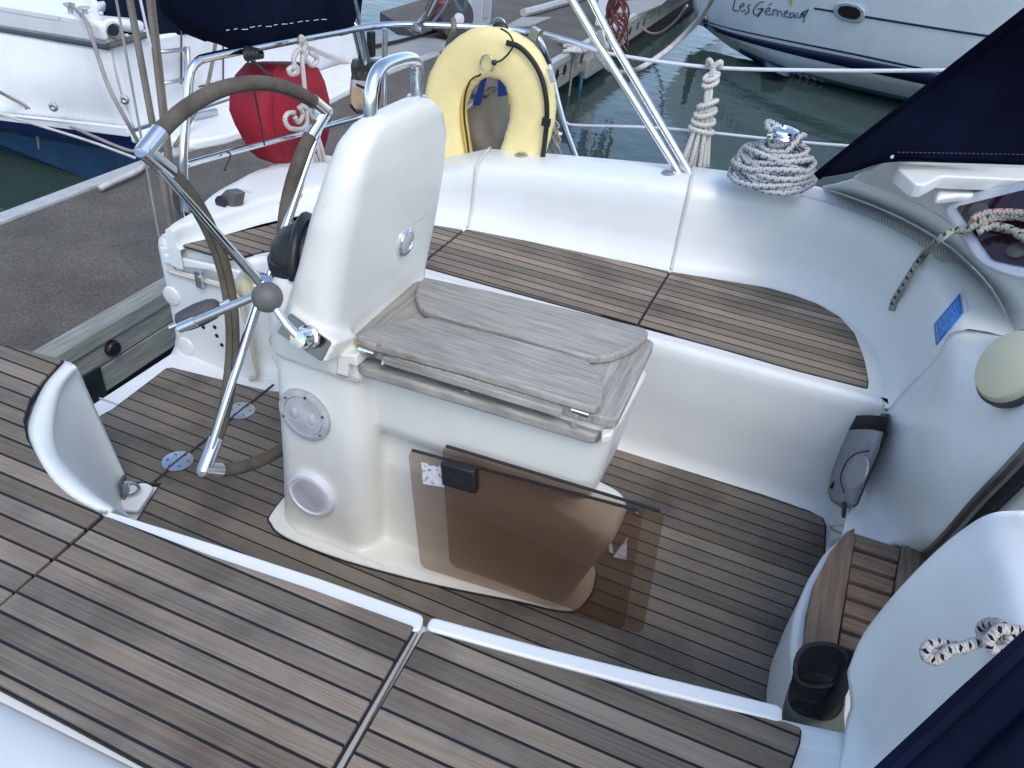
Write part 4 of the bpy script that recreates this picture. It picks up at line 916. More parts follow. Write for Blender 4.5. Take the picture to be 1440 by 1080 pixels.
split([rg[0], rg[1]], 'pocket_rim', mat('black_mesh', (.006, .007, .008), .95, bump=.5, bscale=400), t)
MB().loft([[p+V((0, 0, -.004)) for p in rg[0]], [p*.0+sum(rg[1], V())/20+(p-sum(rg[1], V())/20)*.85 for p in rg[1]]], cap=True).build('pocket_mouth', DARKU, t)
split(rg[1:], 'pocket_body', GREYF, t)
mm = MB(); ov = []
cpx = (1204, 664)
for k in range(20):
    a = 2*pi*k/20; x_ = 14*cos(a); y_ = 24*sin(a); ov.append((cpx[0]+x_*.95-y_*.35, cpx[1]+y_*.98+x_*.1))
MB().prism([at(*p, x=.2915) for p in ov], (.004, .0, 0)).build('mesh_panel', GREYL, t, bevel=.001)
wire('pocket_piping', [at(*p, x=.291) for p in ((1187, 692), (1182, 672), (1190, 650), (1204, 638), (1222, 634))], .002, THREAD, t)
MB().tube([at(1187, 708, x=.318), at(1187, 716, x=.32), at(1186, 727, x=.322)], [.007, .006, .005], 10).build('drain_spout', BLACK, t)
MB().obox(at(1171, 682, x=.30), ((.3, 1, 0), (-1, .3, 0), (0, 0, 1)), .008, .003, .008).build('pocket_tab', BLACK, t)

t = thing('handle_pocket', at(1130, 985, x=.262), 'black-rimmed olive winch handle pocket beside the teak step', 'handle pocket', 'winch handle pockets on the bulkhead')
px2 = [((1118, 940), (1192, 936)), ((1113, 956), (1189, 960)), ((1109, 974), (1186, 990)), ((1104, 992), (1184, 1008)), ((1098, 1030), (1186, 1046))]
def ring2(l, r, zz, dpt, tilt=1.0):
    a, b = at(*l, z=zz), at(*r, z=zz); m = a.lerp(b, .5); h = (b-a)*.5; w = V((-h.y, h.x, 0)).normalized()*dpt
    return [m+h*cos(2*pi*k/24)+w*sin(2*pi*k/24)*(1 if sin(2*pi*k/24) > 0 else .7)+V((0, 0, .03*sin(2*pi*k/24)*tilt+.004*sin(6*pi*k/24))) for k in range(24)]
r2_ = [ring2(l, r, z, d) for (l, r), z, d in zip(px2, (.42, .39, .372, .33, .22), (.029, .031, .033, .033, .031))]
split([r2_[0], r2_[1], r2_[2]], 'pocket_rim', bpy.data.materials['black_mesh'], t)
split([r2_[2], r2_[3], r2_[4]], 'pocket_body', OLIVE, t)
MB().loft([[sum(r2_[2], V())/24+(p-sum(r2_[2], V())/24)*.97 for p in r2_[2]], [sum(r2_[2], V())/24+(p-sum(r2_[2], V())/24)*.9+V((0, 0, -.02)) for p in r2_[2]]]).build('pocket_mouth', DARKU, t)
MB().tube(r2_[0]+[r2_[0][0]], .004, 6, cap=False).build('pocket_piping', THREAD, t, angle=180)
wire('back_plate', [at(1189, 916, z=.43), at(1192, 935, z=.42), at(1184, 968, z=.40), at(1168, 992, z=.37), at(1152, 1006, z=.35)], .011, bpy.data.materials['black_mesh'], t)

# ---- ropes
def rope(name, pts, r, m, label, cat='rope', group=None, n=6, seg=8):
    o = MB().tube(cr(pts, n), r, seg).build(name, m, None, angle=180); tag(o, label, cat, group); return o
def rope_multi(name, paths, r, m, label, cat='rope', group=None, n=6, seg=8):
    b = MB()
    for p in paths: b.tube(cr(p, n), r, seg)
    o = b.build(name, m, None, angle=180); tag(o, label, cat, group); return o
# turns of rope on the winch
b = MB(); pts = []
rndw = random.Random(11)
for layer, (rad, z0, z1, turns) in enumerate(((.122, .008, .016, 2.2), (.112, .022, .036, 2.3), (.094, .036, .056, 2.4), (.074, .052, .085, 2.2))):
    n = int(turns*16)
    for k in range(n+1):
        t_ = k/n; a = 2*pi*turns*t_+layer*1.7
        rr = rad*(1+.10*sin(a*1.31+layer)+.05*sin(a*2.7))
        pts.append(wc+V((rr*cos(a), rr*sin(a), z0+(z1-z0)*t_+.016*sin(a*1.1+layer*2)+.006*sin(a*2.3))))
tail = [wc+V((.055*cos(a), .055*sin(a), .098+.014*sin(a+1))) for a in [k*.4 for k in range(14)]]
tail += [wc+V((.058*cos(a), .058*sin(a), .138+.016*sin(a*1.5))) for a in [5.8+k*.45 for k in range(11)]]
b.tube(pts+tail, .0092, 8)
extra = []
for k in range(30):
    a = 2*pi*k/30*2.1; extra.append(wc+V((.118*cos(a+.6)*(1+.08*sin(2*a)), .112*sin(a+.6), .04+.022*sin(1.7*a))))
b.tube(cr(extra, 2), .0092, 8)
ex2 = [wc+V((.098*cos(a), .094*sin(a), .062+.022*sin(1.3*a+.5))) for a in [k*.35+2 for k in range(34)]]
b.tube(cr(ex2, 2), .0092, 8)
o = b.build('sheet_rope', ROPEB, None, angle=180); tag(o, 'white rope with blue flecks wound round the chrome winch', 'rope')
# hank hanging on the lifeline
def hank(name, top, knot, tail_, m, label, r, nst=7, spread=16):
    b = MB()
    T, K, L_ = top, knot, tail_
    s = RT
    b.tube(cr([T+V((-.02, 0, -.005)), T+V((-.018, -.01, .016)), T+V((0, -.014, .0)), T+V((.012, -.012, -.035))], 6), r, 8)
    b.tube(cr([T+V((.022, .0, -.005)), T+V((.02, -.01, .016)), T+V((.004, -.016, .0)), T+V((-.004, -.012, -.045))], 6), r, 8)
    for k in range(2):
        c = T.lerp(K, .22+.16*k); b.tube([c+s*(.021*cos(a))+V((0, -.012-.012*sin(a), .004*k+.01*cos(a+1))) for a in [2*pi*j/14 for j in range(15)]], r, 8)
    b.tube(cr([T+V((0, -.012, -.05)), T.lerp(K, .6)+V((.006, -.01, 0)), K+V((0, -.01, 0))], 6), r, 8)
    b.tube(cr([T+V((.006, -.014, -.04)), T.lerp(K, .6)+V((-.006, -.014, 0)), K+V((0.004, -.014, 0))], 6), r, 8)
    for k in range(4):
        c = K+V((0, -.012, .03-.028*k)); w = .028+.004*k
        b.tube([c+s*(w*cos(a))+V((0, -.016*sin(a), .01*cos(a+k))) for a in [2*pi*j/14 for j in range(15)]], r*1.05, 8)
    for k in range(nst):
        f = (k/(nst-1)-.5); e = L_+s*(f*spread/FPX*2.9)+V((0, .012*((k*7) % 3-1), 0))
        b.tube(cr([K+s*(f*.03)+V((0, -.01, .02)), K.lerp(e, .45)+s*f*.014+V((0, .006*((k*5) % 3-1), 0)), e], 6), r, 8)
    o = b.build(name, m, None, angle=180); tag(o, label, 'rope', 'hanks of spare rope'); return o
hank('rope_hank', at(1004, 92, y=2.69), at(993, 158, y=2.67), at(975, 236, y=2.65), ROPEW, 'white rope hank tied to the upper lifeline behind the coaming', .0078, 9, 34)
# hank on the pushpit behind the wheel
xr = -1.755
def ch(px, py, d=0): return at(px, py, x=xr+.02+d)
rope_multi('rope_hank', [
    [ch(430, 78), ch(421, 70), ch(413, 82), ch(415, 98), ch(411, 106)],
    [ch(436, 74), ch(446, 82), ch(440, 92), ch(432, 86), ch(426, 74), ch(430, 62), ch(421, 56)],
    [ch(421, 56, -.03), ch(424, 52), ch(428, 62), ch(425, 84), ch(427, 110), ch(431, 150), ch(432, 175)],
    [ch(411, 96), ch(417, 94), ch(418, 102), ch(409, 104), ch(406, 98), ch(411, 94)],
    [ch(414, 158), ch(404, 160), ch(401, 170), ch(408, 180), ch(424, 181), ch(432, 174)],
    [ch(420, 150), ch(426, 160), ch(420, 172), ch(414, 164)], [ch(424, 148), ch(434, 156), ch(440, 170), ch(430, 180)], [ch(428, 150), ch(440, 154), ch(444, 166)],
    [ch(430, 172), ch(436, 200), ch(441, 240), ch(432, 262), ch(425, 275)],
    [ch(436, 172), ch(446, 205), ch(454, 245), ch(456, 262)], [ch(440, 174), ch(451, 205), ch(460, 240)],
    [ch(441, 225), ch(430, 240), ch(420, 265), ch(423, 285), ch(433, 293), ch(438, 282), ch(430, 262), ch(425, 250)]],
    .0085, ROPEW, 'pale grey rope hank knotted on the pushpit rail beside the red bag', group='hanks of spare rope')
rope('mooring_rope', [at(326, 274, z=.46), at(340, 270, z=.47), at(372, 280, z=.45), at(395, 286, z=.44), at(420, 276, z=.45), at(440, 262, z=.46)], .009, ROPEW, 'white rope leading out of the grey block on the stern quarter')
# backstay tackle falls
tt = thing('backstay_tackle', at(225, 320, x=-1.95), 'weathered grey backstay tackle hanging beside the far stern quarter', 'rope tackle')
for (a, b_, r, m) in (((160, -20), (226, 345), .0045, ROPEG), ((179, -20), (243, 330), .013, WEBB), ((208, -20), (248, 330), .013, WEBB), ((214, -20), (252, 320), .006, WEBB)):
    pa, pb2 = at(*a, x=-2.0), at(*b_, x=-1.95)
    MB().tube([pa, pa.lerp(pb2, .5), pb2], r, 10, flat=.6).build('tackle_fall', m, tt)
MB().tube([at(193, -20, x=-2.0), at(212, 66, x=-1.99)], .0042, 8).build('tackle_wire', WHITEP, tt)
wire('tackle_strop', [at(262, 224, x=-1.85), at(252, 245, x=-1.85), at(247, 275, x=-1.87), at(255, 300, x=-1.87), at(262, 312, x=-1.87)], .009, GREYP, tt)
rope('pushpit_lashing', [at(318, 213, x=-1.78), at(324, 217, x=-1.77), at(321, 228, x=-1.77), at(316, 238, x=-1.77), at(318, 239, x=-1.77)], .003, BLACK, 'short black lashing tied round the lower pushpit rail', 'lashing', n=4)
rope('trip_line', [at(348, 82, x=-1.77), at(351, 100, x=-1.765), at(362, 150, x=-1.76), at(372, 204, x=-1.765)], .0028, BLACK, 'thin black cord running down in front of the red bag', 'cord', n=4)
# ropes lying at the portlight
def op(px, py, h): return at_pl(px, py, pp+pnn*h, pn)
rope('control_line', [on_back(1254, 436, .012), on_back(1257, 424, .018), on_back(1264, 412, .024), on_back(1275, 394, .03), on_back(1288, 373, .036), on_back(1302, 355, .042), op(1320, 338, .04), op(1340, 325, .035), op(1362, 322, .036), op(1392, 306, .038), op(1424, 304, .038), op(1460, 312, .04), op(1520, 340, .045)], .0092, ROPEGR, 'green-flecked rope end trailing down over the cockpit corner')
rope_multi('control_line', [[op(1366, 318, .032), op(1390, 309, .034), op(1430, 305, .034), op(1480, 312, .036), op(1540, 330, .04)], [op(1364, 313, .03), op(1390, 318, .03), op(1430, 326, .03), op(1480, 340, .03), op(1540, 360, .03)], [op(1366, 308, .042), op(1392, 299, .045), op(1440, 300, .045), op(1500, 310, .045)]], .0092, ROPER, 'red-flecked rope tails heaped on the smoked portlight')
rope('control_line', [op(1374, 326, .05), op(1396, 318, .05), op(1420, 322, .05), op(1438, 334, .048), op(1470, 350, .045), op(1540, 380, .04)], .0092, ROPEGR, 'green-flecked rope looped across the smoked portlight beneath the red-flecked tails')
# knotted rope on the near coaming
kz = .80
def kp(px, py, h=0): return at(px, py, z=kz+h)
rope_multi('knotted_line', [
    [kp(1356, 912), kp(1330, 907, .004), kp(1312, 905, .006), kp(1302, 913, .004), kp(1303, 923), kp(1315, 928), kp(1326, 922, .006), kp(1336, 914, .012), kp(1352, 911, .016), kp(1380, 902, .02), kp(1400, 898, .02), kp(1424, 896, .03)],
    [kp(1390, 900, .0), kp(1380, 890, .01), kp(1384, 879, .02), kp(1398, 876, .035), kp(1412, 882, .045), kp(1420, 895, .045), kp(1415, 910, .035), kp(1400, 914, .03), kp(1390, 903, .035), kp(1404, 886, .05), kp(1422, 886, .05), kp(1450, 890, .04)],
    [kp(1400, 914, .01), kp(1420, 917, .02), kp(1450, 906, .03)]],
    .0068, ROPEK, 'black-flecked rope ending in a small knotted loop on the near coaming')

# ---- yellow horseshoe buoy
yb_ = 2.58
buoy = thing('horseshoe_buoy', at(690, 200, y=yb_), 'yellow horseshoe lifebuoy hanging on the stern rail behind the seat back', 'lifebuoy')
mid_px = [(655, 262), (640, 235), (630, 200), (626, 160), (632, 122), (648, 94), (672, 76), (698, 74), (724, 85), (742, 110), (750, 145), (746, 180), (735, 213), (724, 243), (712, 262)]
path = cr([at(*p, y=yb_+(.0 if i < 7 else .0)) for i, p in enumerate(mid_px)], 6)
nY = V((.12, -1, .1)).normalized()
rings = []
for i, p in enumerate(path):
    tdir = (path[min(i+1, len(path)-1)]-path[max(i-1, 0)]).normalized(); side_ = tdir.cross(nY).normalized()
    tt_ = i/(len(path)-1); w = .076+.004*sin(pi*tt_)
    wr = 1+.012*sin(i*2.1)+.01*sin(i*5.3)
    ring = []
    for k in range(20):
        a = 2*pi*k/20; c_, s_ = cos(a), sin(a)
        ring.append(p+side_*(w*wr*math.copysign(abs(c_)**.62, c_))+nY*(.044*math.copysign(abs(s_)**.7, s_)))
    rings.append(ring)
MB().loft(rings).build('buoy_cover', YELLOW, buoy, angle=180)
inner_px = [(665, 240), (656, 190), (652, 150), (658, 122), (672, 106), (690, 98), (706, 103), (718, 120), (722, 145)]
MB().tube(cr([at(*p, y=yb_-.012) for p in inner_px], 6), .011, 8, flat=2.2, up=nY).build('buoy_gusset', YELL2, buoy, angle=180)
wire('buoy_zip', [at(*p, y=yb_-.034) for p in ((662, 236), (657, 195), (653, 165), (654, 135), (660, 116), (668, 108), (674, 106), (680, 100))], .0034, BLACK, buoy)
st_px = [(712, 60), (730, 66), (748, 84), (761, 108), (768, 138), (769, 168), (766, 200), (762, 228)]
sr = cr([at(*p, y=yb_-.048) for p in st_px], 5)
MB().tube(sr, .009, 8, flat=.35, up=nY).build('buoy_strap', BLACK, buoy, angle=180)
MB().obox(at(768, 172, y=yb_-.056), ((1, 0, -.05), (0, 1, 0), (.05, 0, 1)), .015, .006, .014).build('strap_buckle', BLACK, buoy, bevel=.002)
MB().prism([at(*p, y=yb_-.052) for p in ((768, 97), (775, 98), (780, 115), (774, 117))], (0, .01, 0)).build('reflective_patch', REFL, buoy)
rc = at(685, 90, y=yb_-.055)
MB().tube([rc+V((.024*cos(a), 0, .028*sin(a))) for a in [R_(-50)+k*R_(280)/20 for k in range(21)]], .0032, 8).build('ring', STEEL, buoy, angle=180)
wire('lanyard', [at(*p, y=yb_-.07) for p in ((696, 88), (706, 84), (716, 74), (722, 62), (716, 48), (704, 40))], .0032, BLACK, buoy)
MB().ball(at(695, 88, y=yb_-.07), .010, 10).build('lanyard_stop', BLACK, buoy)
MB().tube([at(702, 36, y=2.65)+V((.024*cos(a), 0, .024*sin(a))) for a in [2*pi*k/20 for k in range(21)]], .003, 8).build('ring', STEEL, buoy, angle=180)
MB().ball(at(704, 38, y=2.62), .022, 12, (1.3, .7, .8)).build('rail_lashing', BLACK, buoy)

# ---- beige bag seen through the horseshoe
yg = 2.74
bag = thing('canvas_bag', at(690, 225, y=yg), 'beige canvas bag with blue handles hanging behind the yellow horseshoe', 'bag')
gr = [[at(648, 162, y=yg), at(662, 150, y=yg-.03), at(680, 140, y=yg-.05), at(700, 128, y=yg-.045), at(728, 116, y=yg)],
      [at(650, 190, y=yg), at(665, 188, y=yg-.05), at(684, 186, y=yg-.04), at(702, 182, y=yg-.06), at(726, 176, y=yg)],
      [at(654, 215, y=yg), at(668, 215, y=yg-.045), at(686, 216, y=yg-.06), at(702, 214, y=yg-.045), at(722, 212, y=yg)],
      [at(660, 245, y=yg), at(672, 250, y=yg-.03), at(686, 252, y=yg-.03), at(700, 250, y=yg-.03), at(714, 245, y=yg)]]
MB().patch(gr, 5, 5).build('bag_body', BEIGE, bag, solid=.006)
for q in (((680, 101), (686, 103), (675, 148), (664, 148)), ((700, 100), (706, 104), (713, 134), (700, 136))):
    MB().prism([at(*p, y=yg-.05) for p in q], (0, .004, 0)).build('bag_handle', BLUEW, bag, smooth=False)
MB().prism([at(*p, y=yg+.02) for p in ((683, 102), (700, 100), (703, 106), (683, 106))], (0, .004, 0)).build('bag_handle', BLUEW, bag, smooth=False)
rope_multi('stowed_rope', [[at(655+k*4, 120+(k*13) % 22, y=2.82), at(672+k*3, 134+(k*7) % 14, y=2.80), at(690+k*3, 122+(k*11) % 18, y=2.82), at(712, 128+(k*5) % 12, y=2.82)] for k in range(6)], .008, WEBB, 'buff rope stowed behind the blue handles of the beige bag', n=5)
rope_multi('rope_hank', [[at(778+ (k*5) % 9, 168+k*3, y=2.70), at(786-(k*7) % 9, 178+k*3, y=2.68), at(774+(k*3) % 8, 186+k*3, y=2.69), at(788-(k*4) % 10, 196+k*4, y=2.70), at(776+(k*3) % 9, 212+k*4, y=2.7)] for k in range(6)], .0048, ROPEG, 'thin grey line bundled at the right edge of the yellow horseshoe', group='hanks of spare rope', n=5)
rope('fender_lanyard', [at(637, 28, y=2.66), at(638, 36, y=2.64), at(637, 44, y=2.64), at(632, 58, y=2.66), at(629, 70, y=2.68), at(628, 84, y=2.68)], .011, WEBB, 'old olive rope hitched on the top rail left of the horseshoe')

# ---- red bag on the pushpit
xg = -1.925
rb = thing('red_bag', at(400, 220, x=xg), 'red vinyl danbuoy bag with rounded tapering shape hanging outside the pushpit', 'bag')
def rbox(pl, pr, dx, py, n=20):
    a, b = at(pl, py, x=xg), at(pr, py, x=xg); m = a.lerp(b, .5); h = (b-a)*.5; w = V((-dx, -dx*.1, 0)); out = []
    for k in range(n):
        t_ = 2*pi*k/n; c_, s_ = cos(t_), sin(t_)
        out.append(m+h*math.copysign(abs(c_)**.42, c_)+w*math.copysign(abs(s_)**.42, s_))
    return out
rr_ = [rbox(375, 425, .03, 88), rbox(362, 432, .07, 92), rbox(350, 438, .085, 110), rbox(343, 444, .09, 135), rbox(342, 446, .09, 160), rbox(350, 444, .09, 180), rbox(360, 440, .085, 200), rbox(370, 432, .08, 218), rbox(380, 424, .065, 227), rbox(392, 414, .03, 231)]
MB().loft(rr_).build('bag_body', RED, rb, angle=180)
wire('bag_seam', [at(*p, x=xg+.094) for p in ((392, 92), (386, 110), (384, 140), (385, 170), (392, 200), (402, 226))], .0028, mat('dark_red_piping', (.25, .008, .02), .6), rb)
sp_ = cr([at(*p, x=-1.76) for p in ((354, 84), (366, 96), (380, 106))], 4)
MB().tube(sp_, .013, 8, flat=.3).build('bag_strap', GREYP, rb, angle=180)
b = MB()
for k in range(5): b.tube(cr([at(346+k*4, 66+k*1, x=-1.78), at(344+k*4, 74, x=-1.765), at(348+k*5, 84-k, x=-1.765), at(356+k*3, 74, x=-1.83), at(346+k*4, 66, x=-1.80)], 4), .007, 7)
b.build('rail_knot', BLACK, rb, angle=180)

# ---- navy cover on the stern rail
nc = thing('navy_cover', at(380, 40, x=-1.9), 'navy canvas cover with pale stitching over a box on the stern rail', 'cover')
def nring(l, r, pyl, pyr, dx, n=28):
    a, b = at(l, pyl, x=-1.93), at(r, pyr, x=-1.93); m = a.lerp(b, .5); h = (b-a)*.5; out = []
    for k in range(n):
        t_ = 2*pi*k/n; c_, s_ = cos(t_), sin(t_)
        wv = 1+.02*sin(5*t_)
        out.append(m+h*wv*math.copysign(abs(c_)**.4, c_)+V((-dx*wv, 0, 0))*math.copysign(abs(s_)**.5, s_)+V((0, 0, .010*sin(7*t_))))
    return out
MB().loft([nring(306, 468, 62, 38, .10), nring(284, 474, 52, 34, .13), nring(262, 476, 26, 10, .16), nring(250, 478, -20, -32, .17), nring(246, 476, -80, -95, .17)]).build('cover_cloth', NAVY, nc, angle=180)
b = MB(); rs = random.Random(4)
for k in range(13):
    u = 318+k*11.2; dy = 45-(u-318)*.125+rs.uniform(-1, 1)
    a, c2 = at(u, dy-1.6, x=-1.775), at(u+rs.uniform(4, 9), dy-2.4+rs.uniform(-1, 1), x=-1.775)
    b.tube([a, c2], .0010, 5)
b.build('cover_stitching', STICKW, nc)

# ---- orange light bag beside the tall tube
lb = thing('throw_bag', at(515, 150, x=-1.84), 'faded orange and white throwing-line bag with black straps on the pushpit', 'rescue bag')
def lring(l, r, py, dx=.04, n=18):
    a, b = at(l, py, x=-1.84), at(r, py, x=-1.84); m = a.lerp(b, .5); h = (b-a)*.5
    return [m+h*cos(2*pi*k/n)+V((-dx, 0, 0))*sin(2*pi*k/n) for k in range(n)]
MB().loft([lring(496, 540, 98), lring(497, 539, 106), lring(496, 537, 112)]).build('bag_collar', mat('camouflage_band', (.07, .065, .045), .85, var=.5, vscale=30), lb)
MB().loft([lring(496, 537, 112), lring(495, 536, 122)]).build('reflective_band', REFL, lb)
MB().loft([lring(495, 536, 122), lring(494, 535, 136), lring(495, 533, 152), lring(504, 528, 158)]).build('bag_body', ORANGE, lb)
MB().loft([lring(498, 540, 84, .035), lring(496, 541, 92, .042), lring(496, 540, 98, .042)]).build('bag_lid', BLACK, lb)
for q in (((532, 92), (539, 92), (536, 122), (531, 150)), ):
    MB().tube(cr([at(*p, x=-1.795) for p in ((533, 90), (535, 110), (534, 130), (530, 156))], 4), .007, 6, flat=.4).build('bag_strap', BLACK, lb)
wire('bag_strap', [at(*p, x=-1.79) for p in ((493, 148), (503, 158), (518, 153), (530, 148))], .006, BLACK, lb)
wire('bag_cord', [at(*p, x=-1.79) for p in ((504, 86), (500, 100), (503, 112), (508, 108), (510, 96))], .003, BLACK, lb)
MB().obox(at(522, 62, x=-1.845), ((0, 1, 0), (1, 0, 0), (0, 0, 1)), .018, .012, .05).build('light_holder', BLACK, lb, bevel=.005)
MB().prism([at(*p, x=-1.797) for p in ((501, 117), (512, 122), (512, 126), (501, 121))], (.002, 0, 0)).build('bag_label', BLACK, lb, smooth=False)

# ================================================================== pontoon
DZ = -.35
pont = thing('pontoon', (-3.1, 3, DZ), 'dark non-slip pontoon with grey timber sides behind the stern', 'pontoon')
XN, XF = -2.60, -3.77
def xe(y): return -2.54-.0275*y
def edge_prism(name, o0, o1, z0, z1, m, y0=-4, y1=26, bev=.006):
    return MB().prism([V((xe(y0)+o0, y0, z1)), V((xe(y0)+o1, y0, z1)), V((xe(y1)+o1, y1, z1)), V((xe(y1)+o0, y1, z1))], (0, 0, z0-z1)).build(name, m, pont, bevel=bev)
MB().prism([V((xe(-4)-.06, -4, DZ)), V((xe(26)-.06, 26, DZ)), V((-6, 26, DZ)), V((-5.2, 8.6, DZ)), V((XF+.03, 7.4, DZ)), V((XF+.03, -4, DZ))], (0, 0, -.12)).build('walking_deck', DOCK, pont, smooth=False)
edge_prism('cap_board', -.07, .035, DZ-.06, DZ+.012, DOCKW, y1=7)
edge_prism('cap_board', -.05, .03, DZ-.06, DZ+.012, ALU, y0=7.01)
edge_prism('fascia_board', -.02, .02, DZ-.165, DZ-.065, DOCKW)
edge_prism('fascia_board', -.02, .018, DZ-.30, DZ-.172, DOCKW)
MB().prism([V((xe(-4)-.05, -4, DZ-.31)), V((xe(26)-.05, 26, DZ-.31)), V((XF+.1, 26, DZ-.31)), V((XF+.1, -4, DZ-.31))], (0, 0, -.35)).build('float', DARKU, pont, smooth=False)
MB().box((XF-.05, -4, DZ-.2), (XF+.04, 7.3, DZ+.02)).build('edge_rail', ALU, pont, bevel=.008)
MB().box((XF-.09, -4, DZ-.18), (XF-.055, 7.3, DZ-.03)).build('edge_rail', ALU, pont, bevel=.008)
# bolts through the far fascia
def on_fascia(px, py, lift=.02):
    h = at(px, py, x=-2.6)
    for k in range(8): h = at(px, py, x=xe(h.y)+lift)
    return h
for px, py in ((783, 105), (794, 98), (818, 82), (886, 43), (897, 36), (906, 30), (928, 15)):
    MB().lathe(on_fascia(px, py), (1, 0, 0), [(.055, -.01), (.055, .004), (.02, .006), (.001, .006)], 14).build('bolt_recess', BLACK, pont)
c = on_fascia(156, 489)
MB().lathe(c, (1, 0, 0), [(.036, 0), (.036, .018), (.03, .026), (.001, .028)], 24).build('fender_button', BLACK, pont)
c = on_fascia(128, 528, .024); br = MB().box((c.x-.005, c.y-.04, DZ-.33), (c.x+.005, c.y+.05, DZ-.15)).build('steel_bracket', DARKSTEEL, pont, bevel=.002)
# pale concrete side finger and slabs
MB().prism([at(548, 48, z=DZ+.004), at(652, 58, z=DZ+.004), at(500, 122, z=DZ+.004), at(380, 92, z=DZ+.004), at(420, 60, z=DZ+.004)], (0, 0, -.16)).build('side_finger', DOCKC, pont, bevel=.01)
MB().prism([at(*p, z=DZ+.004) for p in ((733, 26), (775, 26), (745, 38), (712, 38))], (0, 0, .02)).build('access_lid', DOCKC, pont, bevel=.004)
MB().prism([at(*p, z=DZ+.004) for p in ((868, 6), (948, -8), (930, 8), (900, 20), (868, 18))], (0, 0, .02)).build('access_lid', DOCKC, pont, bevel=.004)
MB().tube([at(736, 18, z=DZ+.06), at(760, 12, z=DZ+.06), at(850, -14, z=DZ+.06)], .05, 8).build('edge_rail', ALU, pont)
c = on_fascia(838, 84, .06)
MB().obox(c+V((0, 0, -.02)), ((1, 0, 0), (0, 1, 0), (0, 0, 1)), .05, .45, .11).build('corner_block', DOCKW, pont, bevel=.02)
MB().tube([on_fascia(819, 100, .06), on_fascia(819, 100, .06)+V((0, 0, -.55))], .022, 8).build('hanging_pipe', mat('blue_pipe', (.03, .16, .26), .5), pont)
MB().tube([on_fascia(808, 74, .04), on_fascia(808, 74, .04)+V((0, 0, -.6))], .012, 8).build('hanging_pipe', DOCKW, pont)

# power post on the pontoon with a hose reel beside it
pst = thing('power_post', at(668, 36, z=DZ), 'pale grey service post standing on the pontoon above the yellow horseshoe', 'service post')
c = at(668, 34, z=DZ)
MB().box((c.x-.14, c.y-.14, DZ), (c.x+.14, c.y+.14, DZ+1.2)).build('post_body', mat('grey_plastic', (.42, .45, .48), .5), pst, bevel=.02)
MB().box((c.x+.142, c.y-.10, DZ+.1), (c.x+.155, c.y+.03, DZ+1.1)).build('post_door', mat('grey_plastic_door', (.36, .39, .42), .5), pst, bevel=.01)
MB().box((c.x-.1, c.y-.152, DZ+.1), (c.x+.02, c.y-.142, DZ+1.1)).build('post_door', mat('pale_plastic_door', (.5, .53, .55), .5), pst, bevel=.01)
MB().obox(c+V((-.04, -.155, .42)), ((1, 0, 0), (0, 1, 0), (0, 0, 1)), .025, .015, .06).build('door_lock', STEEL, pst, bevel=.005)
hr = thing('hose_reel', at(636, 30, z=DZ), 'dark hose reel with white end cap standing left of the service post', 'hose reel')
c = at(632, 22, z=DZ+.22)
MB().lathe(c, (1, -.55, 0), [(.001, -.16), (.2, -.16), (.2, -.12), (.12, -.1), (.12, .1), (.2, .12), (.2, .16), (.001, .16)], 24).build('reel_drum', GREYP, hr)
MB().lathe(c+V((.12, -.065, 0)), (1, -.55, 0), [(.001, 0), (.06, 0), (.06, .05), (.001, .06)], 16).build('reel_hub', WHITEP, hr)
MB().lathe(c, (1, -.55, 0), [(.19, -.095), (.205, -.04), (.205, .05), (.19, .095)], 24).build('wound_hose', mat('maroon_hose', (.12, .035, .03), .6, var=.2, vscale=30), hr)
rope('water_hose', [at(604, 34, z=DZ+.1), at(608, 20, z=DZ+.3), at(618, 6, z=DZ+.5), at(632, 4, z=DZ+.52)], .02, mat('dull_red_hose', (.2, .05, .045), .6), 'dull red hose drooping beside the hose reel', 'hose')
rope_multi('blue_line', [[at(606, 34, z=DZ+.2), at(620, 18, z=DZ+.4), at(630, 2, z=DZ+.7), at(636, -14, z=DZ+.9)], [at(634, -10, z=DZ+.8), at(644, 10, z=DZ+.6), at(652, 16, z=DZ+.5), at(658, -8, z=DZ+.8)]], .012, mat('light_blue_cord', (.3, .45, .55), .7), 'light blue line hanging by the service post', 'rope')
rope_multi('white_rope_heap', [[at(786+(k*9) % 30, 58+(k*5) % 12, z=DZ+.03), at(800+(k*7) % 28, 62+(k*3) % 10, z=DZ+.05), at(812+(k*11) % 22, 68+(k*5) % 6, z=DZ+.03), at(792+(k*5) % 20, 64+(k*7) % 10, z=DZ+.04)] for k in range(7)], .02, ROPEW, 'untidy white rope heap on the pontoon edge right of the horseshoe')
rs = random.Random(5)
rope_multi('red_string_tangle', [[at(862+rs.uniform(-4, 22), -14, z=DZ+1.0), at(862+rs.uniform(-10, 24), 10+rs.uniform(-4, 8), z=DZ+.75), at(866+rs.uniform(-12, 18), 36+rs.uniform(-6, 10), z=DZ+.4), at(864+rs.uniform(-8, 20), 60+rs.uniform(-10, 20), z=DZ+.05)] for k in range(16)], .009, mat('faded_red_string', (.42, .14, .13), .8), 'tangle of faded red string hanging at the pontoon edge', 'string')
pq2 = thing('notice_post', at(848, 22, z=DZ), 'white post with a small blue panel behind the twin steel struts', 'sign post')
c = at(846, 36, z=DZ); MB().box((c.x-.07, c.y-.07, DZ), (c.x+.07, c.y+.07, DZ+1.3)).build('post', WHITEP, pq2, bevel=.01)
MB().obox(c+V((-.0, -.075, .72)), ((1, 0, 0), (0, 1, 0), (0, 0, 1)), .05, .006, .35).build('blue_panel', mat('blue_panel', (.02, .09, .28), .4), pq2, bevel=.003)
